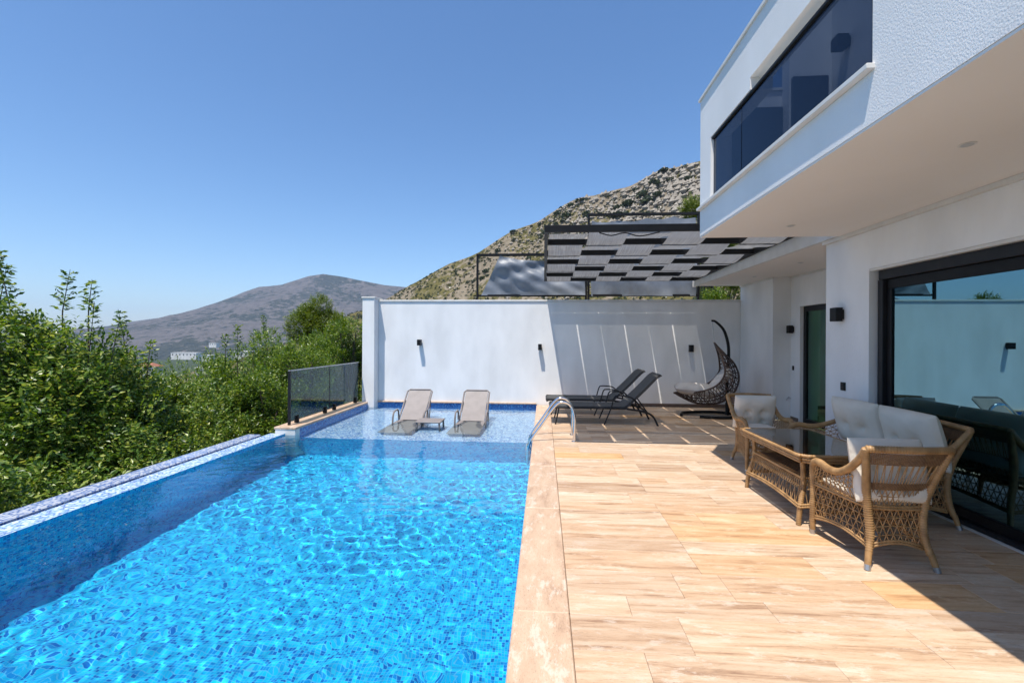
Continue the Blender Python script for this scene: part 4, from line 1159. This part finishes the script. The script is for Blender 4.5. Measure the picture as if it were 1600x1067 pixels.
def seat_furniture(name, W, D, label, nseat, backh=.83, group=None):
    """armchair or sofa; faces +y, origin on the floor in the middle; W outer width at the arms, D depth"""
    t = empty(name, (0, 0, 0), 0, label, 'sofa' if nseat > 1 else 'armchair', group)
    hw = W / 2; hd = D / 2
    C = M['cane']
    fw = hw - .02                                   # foot half width at the front
    bw = hw - .09                                   # back feet and lower back half width
    # arm line: up the front post, over the arm, dipping and sweeping up into the back corner
    for s in (-1, 1):
        arm = [(s * fw, hd, .10), (s * (fw - .005), hd + .003, .36), (s * fw, hd, .50), (s * (fw + .01), hd - .035, .578), (s * (fw + .022), hd - .12, .604), (s * (fw + .025), hd - .24, .588), (s * (fw + .02), hd - .36, .60), (s * (fw + .012), -hd + .07, .665), (s * (fw + .012), -hd - .03, .755), (s * (hw + .0), -hd - .09, backh)]
        MB().tube(arm, [.022, .023, .024, .026, .028, .027, .026, .025, .024, .022], 9, step=.0055, wrap=.13).build('arm_rail', C, t, angle=180)
        # rear post, splayed foot, flaring outwards to the top corner
        post = [(s * (bw + .02), -hd - .02, .10), (s * (bw - .005), -hd + .005, .22), (s * (bw + .0), -hd + .02, .38), (s * (bw + .025), -hd, .54), (s * (bw + .06), -hd - .05, .70), (s * (hw + .0), -hd - .09, backh)]
        MB().tube(post, [.021, .025, .026, .026, .024, .022], 9, step=.0055, wrap=.13).build('back_post', C, t, angle=180)
        l1 = MB().tube([(s * fw, hd, .0), (s * fw, hd, .13)], [.019, .022], 10).build('leg', C, t)
        l2 = MB().tube([(s * (bw + .045), -hd - .045, .0), (s * (bw + .02), -hd - .02, .115)], [.018, .021], 10).build('leg', C, t)
        MB().tube([(s * fw, hd, .0), (s * fw, hd, .035)], [.0205, .0215], 10).build('foot_cap', M['steel'], l1)
        MB().tube([(s * (bw + .045), -hd - .045, .0), (s * (bw + .038), -hd - .038, .035)], [.020, .0205], 10).build('foot_cap', M['steel'], l2)
    nt_ = max(1, nseat)
    MB().tube([(-hw, -hd - .09, backh), (-hw * .5, -hd - .125, backh + .004), (0, -hd - .14, backh + .006), (hw * .5, -hd - .125, backh + .004), (hw, -hd - .09, backh)], .024, 9, step=.0055, wrap=.13).build('top_rail', C, t, angle=180)
    # seat frame band and arched bottom apron
    def side(s):
        def S(u, v):
            # u: front -> back, v: z 0..1 from apron (arched) to seat band
            arch = .125 + .045 * math.sin(u * math.pi)
            z = arch + (.40 - arch) * v
            x = fw * (1 - u) + (bw + .0) * u
            y_ = hd - (2 * hd - .015) * u
            return Vector((s * (x - .004), y_, z))
        return S
    def back(u, v):
        arch = .125 + .045 * math.sin(u * math.pi)
        z = arch + (.40 - arch) * v
        return Vector(((2 * u - 1) * bw, -hd + .018 - .015 * math.sin(u * math.pi), z))
    def front(u, v):
        arch = .125 + .045 * math.sin(u * math.pi)
        z = arch + (.40 - arch) * v
        return Vector(((2 * u - 1) * fw, hd + .0, z))
    nb = max(8, int(2 * bw / .050)); ns = 10
    for S, n in ((side(-1), ns), (side(1), ns), (back, nb), (front, nb)):
        mb = MB(); lattice(mb, S, n, [0, .25, .5, .75, 1.0], .0042, horr=.0046)
        mb.build('lattice', C, t, angle=180)
        for v, r in ((0, .010), (.07, .008), (1.0, .011), (1.07, .009)):
            MB().tube([S(k / 16, v) for k in range(17)], r, 7, step=.0065, wrap=.15).build('apron_band', C, t, angle=180)
    # upper side fill between arm and seat
    for s in (-1, 1):
        armc = [(s * fw, hd, .50), (s * (fw + .022), hd - .12, .585), (s * (fw + .025), hd - .24, .57), (s * (fw + .02), hd - .36, .58), (s * (fw + .012), -hd + .07, .645)]
        def SU(u, v):
            top = curve_at(armc, u); bot = side(s)(u * .9, 1.0)
            return bot.lerp(top, v)
        mb = MB(); lattice(mb, SU, 10, [0, .5], .0036); lattice(mb, lambda u, v: SU(u, .5 + v * .5), 11, [0, .34, .67, 1], .0034)
        mb.build('lattice', C, t, angle=180)
    # upper back: open slanting strands, then a close woven band under the top rail
    def BU(u, v, o=0):
        k = v
        z = .42 + (backh - .02 - .42) * k
        half = bw + (hw - .012 - bw) * (k ** 1.3)
        yy = -hd + .018 - .11 * k ** 1.6 - .035 * math.sin(u * math.pi) * k - .012 * math.sin(u * math.pi)
        return Vector(((2 * u - 1) * half, yy + o, z))
    mb = MB()
    nn_ = max(10, int(2 * hw / .048))
    lattice(mb, lambda u, v: BU(u, v), nn_, [0, .17, .30], .0035)
    for i in range(nn_):
        mb.tube([BU((i + .0) / nn_, .42), BU((i + .25) / nn_, .78)], .0036, 4, cap=False)
        mb.tube([BU((i + .5) / nn_, .42), BU((i + .35) / nn_, .78)], .0036, 4, cap=False)
    mb.build('lattice', C, t, angle=180)
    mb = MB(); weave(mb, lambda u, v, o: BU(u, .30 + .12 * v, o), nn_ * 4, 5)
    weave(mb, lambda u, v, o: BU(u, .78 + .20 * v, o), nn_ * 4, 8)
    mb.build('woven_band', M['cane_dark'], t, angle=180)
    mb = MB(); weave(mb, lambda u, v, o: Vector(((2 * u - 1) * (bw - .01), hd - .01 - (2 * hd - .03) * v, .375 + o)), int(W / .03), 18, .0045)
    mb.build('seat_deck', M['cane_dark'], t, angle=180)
    # cushions
    sw = 2 * bw + .04
    sc_ = cushion(sw, 2 * hd - .04, .11, [], seed=3).build('seat_cushion', M['cream'], t, angle=180)
    sc_.location = (0, .015, .442)
    for k in range(nseat):
        cwid = (2 * hw - .04) / nseat
        bc = cushion(cwid, .45 if nseat == 1 else .50, .15, [(-.36, .05), (.36, .05), (-.36, -.5), (.36, -.5)] if nseat == 1 else [(-.33, -.1), (.33, -.1)], seed=k + 5, puff=.25).build('back_cushion', M['cream'], t, angle=180)
        bc.location = (-hw + .02 + cwid * (k + .5), -hd + .085, .645 if nseat == 1 else .70)
        bc.rotation_euler = (R(76), 0, R(2 if k else -2))
    return t
ac = seat_furniture('wicker_armchair', .54, .54, 'honey wicker armchair seen from behind in front, nearest to the camera', 1, group='wicker armchairs at the ends of the glass table')
ac.location = (2.42, 3.56, 0)
ac2 = copy_tree(ac)
ac2.location = (2.66, 5.80, 0); ac2.rotation_euler = (0, 0, math.pi - .06)
ac2['label'] = 'honey wicker armchair facing the camera at the far end of the glass table'
sf = seat_furniture('wicker_sofa', 1.42, .62, 'two seat wicker sofa with cream cushions standing against the sliding window', 2)
sf.location = (3.07, 4.66, 0); sf.rotation_euler = (0, 0, math.pi / 2)

def wicker_table():
    t = empty('wicker_table', (2.47, 4.48, 0), 0, 'long wicker table with smoked glass top and a low woven shelf', 'table')
    hx, hy, z = .345, .57, .60
    def rr_rect(h_x, h_y, r, n=6):
        out = []
        for cx, cy, a0 in ((h_x - r, h_y - r, 0), (-h_x + r, h_y - r, 90), (-h_x + r, -h_y + r, 180), (h_x - r, -h_y + r, 270)):
            for k in range(n + 1):
                a = R(a0 + 90 * k / n); out.append((cx + r * math.cos(a), cy + r * math.sin(a)))
        return out
    for k, (dz, rr) in enumerate(((0, .014), (-.026, .014), (-.05, .012))):
        MB().tube([(x, y_, z + dz) for x, y_ in rr_rect(hx + .012 - k * .006, hy + .012 - k * .006, .09)], rr, 8, closed=True, step=.0055, wrap=.13).build('edge_cane', M['cane'], t, angle=180)
    mb = MB(); mb.prism(rr_rect(hx - .006, hy - .006, .08), z + .004, z + .011)
    mb.build('glass_top', M['table_glass'], t, smooth=False)
    mb = MB()
    n_x, n_y = 34, 56
    for i in range(n_x + 1):
        x = -hx + .02 + (2 * hx - .04) * i / n_x
        mb.tube([(x, -hy + .02 + (2 * hy - .04) * j / n_y, z - .012 + (.004 if (i + j) % 2 else -.004)) for j in range(n_y + 1)], .0042, 4, cap=False)
    for j in range(n_y + 1):
        y_ = -hy + .02 + (2 * hy - .04) * j / n_y
        mb.tube([(-hx + .02 + (2 * hx - .04) * i / n_x, y_, z - .012 - (.004 if (i + j) % 2 else -.004)) for i in range(n_x + 1)], .0042, 4, cap=False)
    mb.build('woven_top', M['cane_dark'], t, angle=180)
    lx, ly = hx - .07, hy - .12
    for sx in (-1, 1):
        for sy in (-1, 1):
            MB().tube([(sx * (lx + .05), sy * (ly + .04), 0), (sx * (lx + .03), sy * (ly + .03), .16), (sx * (lx - .01), sy * (ly - .0), .34), (sx * lx, sy * ly, z - .03)], [.019, .022, .020, .019], 9, step=.0055, wrap=.13).build('leg', M['cane'], t, angle=180)
    # lower shelf: flared basket sides
    def SS(sx):
        def f(u, v):
            arch = .15 + .03 * math.sin(u * math.pi); zz = arch + (.385 - arch) * v
            fl_ = .05 * (1 - v) ** 1.2
            return Vector((sx * (lx + fl_), (2 * u - 1) * (ly + fl_), zz))
        return f
    def SE(sy):
        def f(u, v):
            arch = .15 + .02 * math.sin(u * math.pi); zz = arch + (.385 - arch) * v
            fl_ = .05 * (1 - v) ** 1.2
            return Vector(((2 * u - 1) * (lx + fl_), sy * (ly + fl_), zz))
        return f
    for S, n in ((SS(-1), 15), (SS(1), 15), (SE(-1), 9), (SE(1), 9)):
        mb = MB(); lattice(mb, S, n, [0, .6], .0038); lattice(mb, lambda u, v: S(u, .6 + .4 * v), n * 2, [0, .5, 1], .0032)
        mb.build('lattice', M['cane'], t, angle=180)
        for v in (0, .08, 1.0): MB().tube([S(k / 12, v) for k in range(13)], .010, 7, step=.0065, wrap=.15).build('apron_band', M['cane'], t, angle=180)
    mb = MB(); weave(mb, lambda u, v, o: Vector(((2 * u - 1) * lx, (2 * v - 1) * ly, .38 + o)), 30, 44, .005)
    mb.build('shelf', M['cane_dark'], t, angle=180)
    return t
wicker_table()

# ------------------------------------------------------------------ hanging crescent chair
def hanging_chair():
    t = empty('hanging_chair', (3.56, 9.62, 0), R(-12), 'dark brown rattan crescent hanging chair with grey cushions on its curved stand', 'hanging chair')
    spine = [(-.06, 1.50), (.12, 1.30), (.32, 1.08), (.41, .80), (.33, .50), (.12, .30), (-.15, .22), (-.45, .25), (-.70, .36), (-.84, .44)]
    rim = [(-.06, 1.50), (.02, 1.30), (.07, 1.12), (.09, .92), (.02, .76), (-.10, .64), (-.26, .56), (-.46, .50), (-.66, .46), (-.84, .44)]
    half = [.005, .12, .24, .34, .40, .42, .40, .32, .18, .01]
    SP = [(a, 0, b) for a, b in spine]; RM = [(a, 0, b) for a, b in rim]; HW = [(h_, 0, 0) for h_ in half]
    def S(u, v):
        p = curve_at(SP, u); q = curve_at(RM, u); h_ = max(.004, curve_at(HW, u).x)
        a = (v - .5) * math.pi * 1.0
        c = math.cos(a)
        return Vector((q.x + (p.x - q.x) * c, h_ * math.sin(a), q.z + (p.z - q.z) * c))
    mb = MB()
    for v in (0, 1): mb.tube([S(k / 40, v) for k in range(41)], .019, 8, step=.012, wrap=.05)
    mb.build('rim', M['brown'], t, angle=180)
    mb = MB()
    for v in (.16, .33, .5, .67, .84): mb.tube([S(k / 40, v) for k in range(41)], .012, 6)
    mb.build('rib', M['brown'], t, angle=180)
    mb = MB()
    nu, nv = 24, 9
    for i in range(1, nu):
        u = .03 + .94 * i / nu
        mb.tube([S(u + .012 * math.sin(k * 2.1 + i), k / nv) for k in range(nv + 1)], .0085, 5)
    for i in range(nu):
        for k in range(nv):
            if (i * 7 + k * 3) % 4 != 0:
                mb.tube([S(.03 + .94 * i / nu, k / nv), S(.03 + .94 * (i + 1) / nu, (k + 1) / nv)], .006, 4, cap=False)
            if (i + k) % 3 == 0:
                mb.tube([S(.03 + .94 * (i + 1) / nu, k / nv), S(.03 + .94 * i / nu, (k + 1) / nv)], .006, 4, cap=False)
    mb.build('weave', M['brown'], t, angle=180)
    o = cushion(.92, .70, .20, [(0, 0)], seed=8).build('seat_cushion', M['greyc'], t, angle=180); o.location = (-.38, 0, .53); o.rotation_euler = (0, R(4), 0)
    o = cushion(.58, .56, .17, [(-.3, -.3), (.3, -.3), (-.3, .3), (.3, .3)], seed=9).build('back_cushion', M['greyc'], t, angle=180); o.location = (.07, 0, .76); o.rotation_euler = (0, R(-52), 0)
    MB().tube([(-.10, 0, 1.93), (-.085, 0, 1.78), (-.06, 0, 1.50)], .006, 6).build('chain', M['steel'], t)
    mb = MB()
    mb.tube([(.42, .02, .03), (.30, .02, .09), (.20, 0, .25), (.18, 0, .6), (.20, 0, 1.0), (.21, 0, 1.30), (.19, 0, 1.52), (.12, 0, 1.75), (.02, 0, 1.88), (-.06, 0, 1.945), (-.12, 0, 1.955)], [.03] * 3 + [.03] * 4 + [.028, .026, .024, .022], 10, step=.04)
    mb.build('stand_pole', M['black'], t)
    MB().tube([(-.72, -.30, .03), (-.66, -.02, .035), (-.40, .22, .03), (0, .34, .03), (.30, .20, .03), (.44, 0, .03)], .028, 8, step=.04).build('base_rail', M['black'], t)
    MB().tube([(-.38, -.42, .03), (-.05, -.44, .03), (.22, -.34, .03), (.40, -.14, .03), (.44, 0, .03)], .028, 8, step=.04).build('base_rail', M['black'], t)
    MB().tube([(.19, 0, .28), (.19, 0, .10), (.18, 0, .03)], .04, 8).build('socket', M['black'], t)
    return t
hanging_chair()

# ------------------------------------------------------------------ air: thin haze over the valley and mountains
def haze():
    m, nt, out = new_mat('pale haze')
    v = N(nt, 'ShaderNodeVolumePrincipled')
    v.inputs['Color'].default_value = (0.55, 0.72, 1.0, 1)
    v.inputs['Density'].default_value = 0.00011
    v.inputs['Anisotropy'].default_value = 0.0
    L(nt, v.outputs[0], out.inputs['Volume'])
    MB().box(-6100, 6100, -6100, 6100, -400, 420).build('haze', m, smooth=False, kind='stuff')
haze()
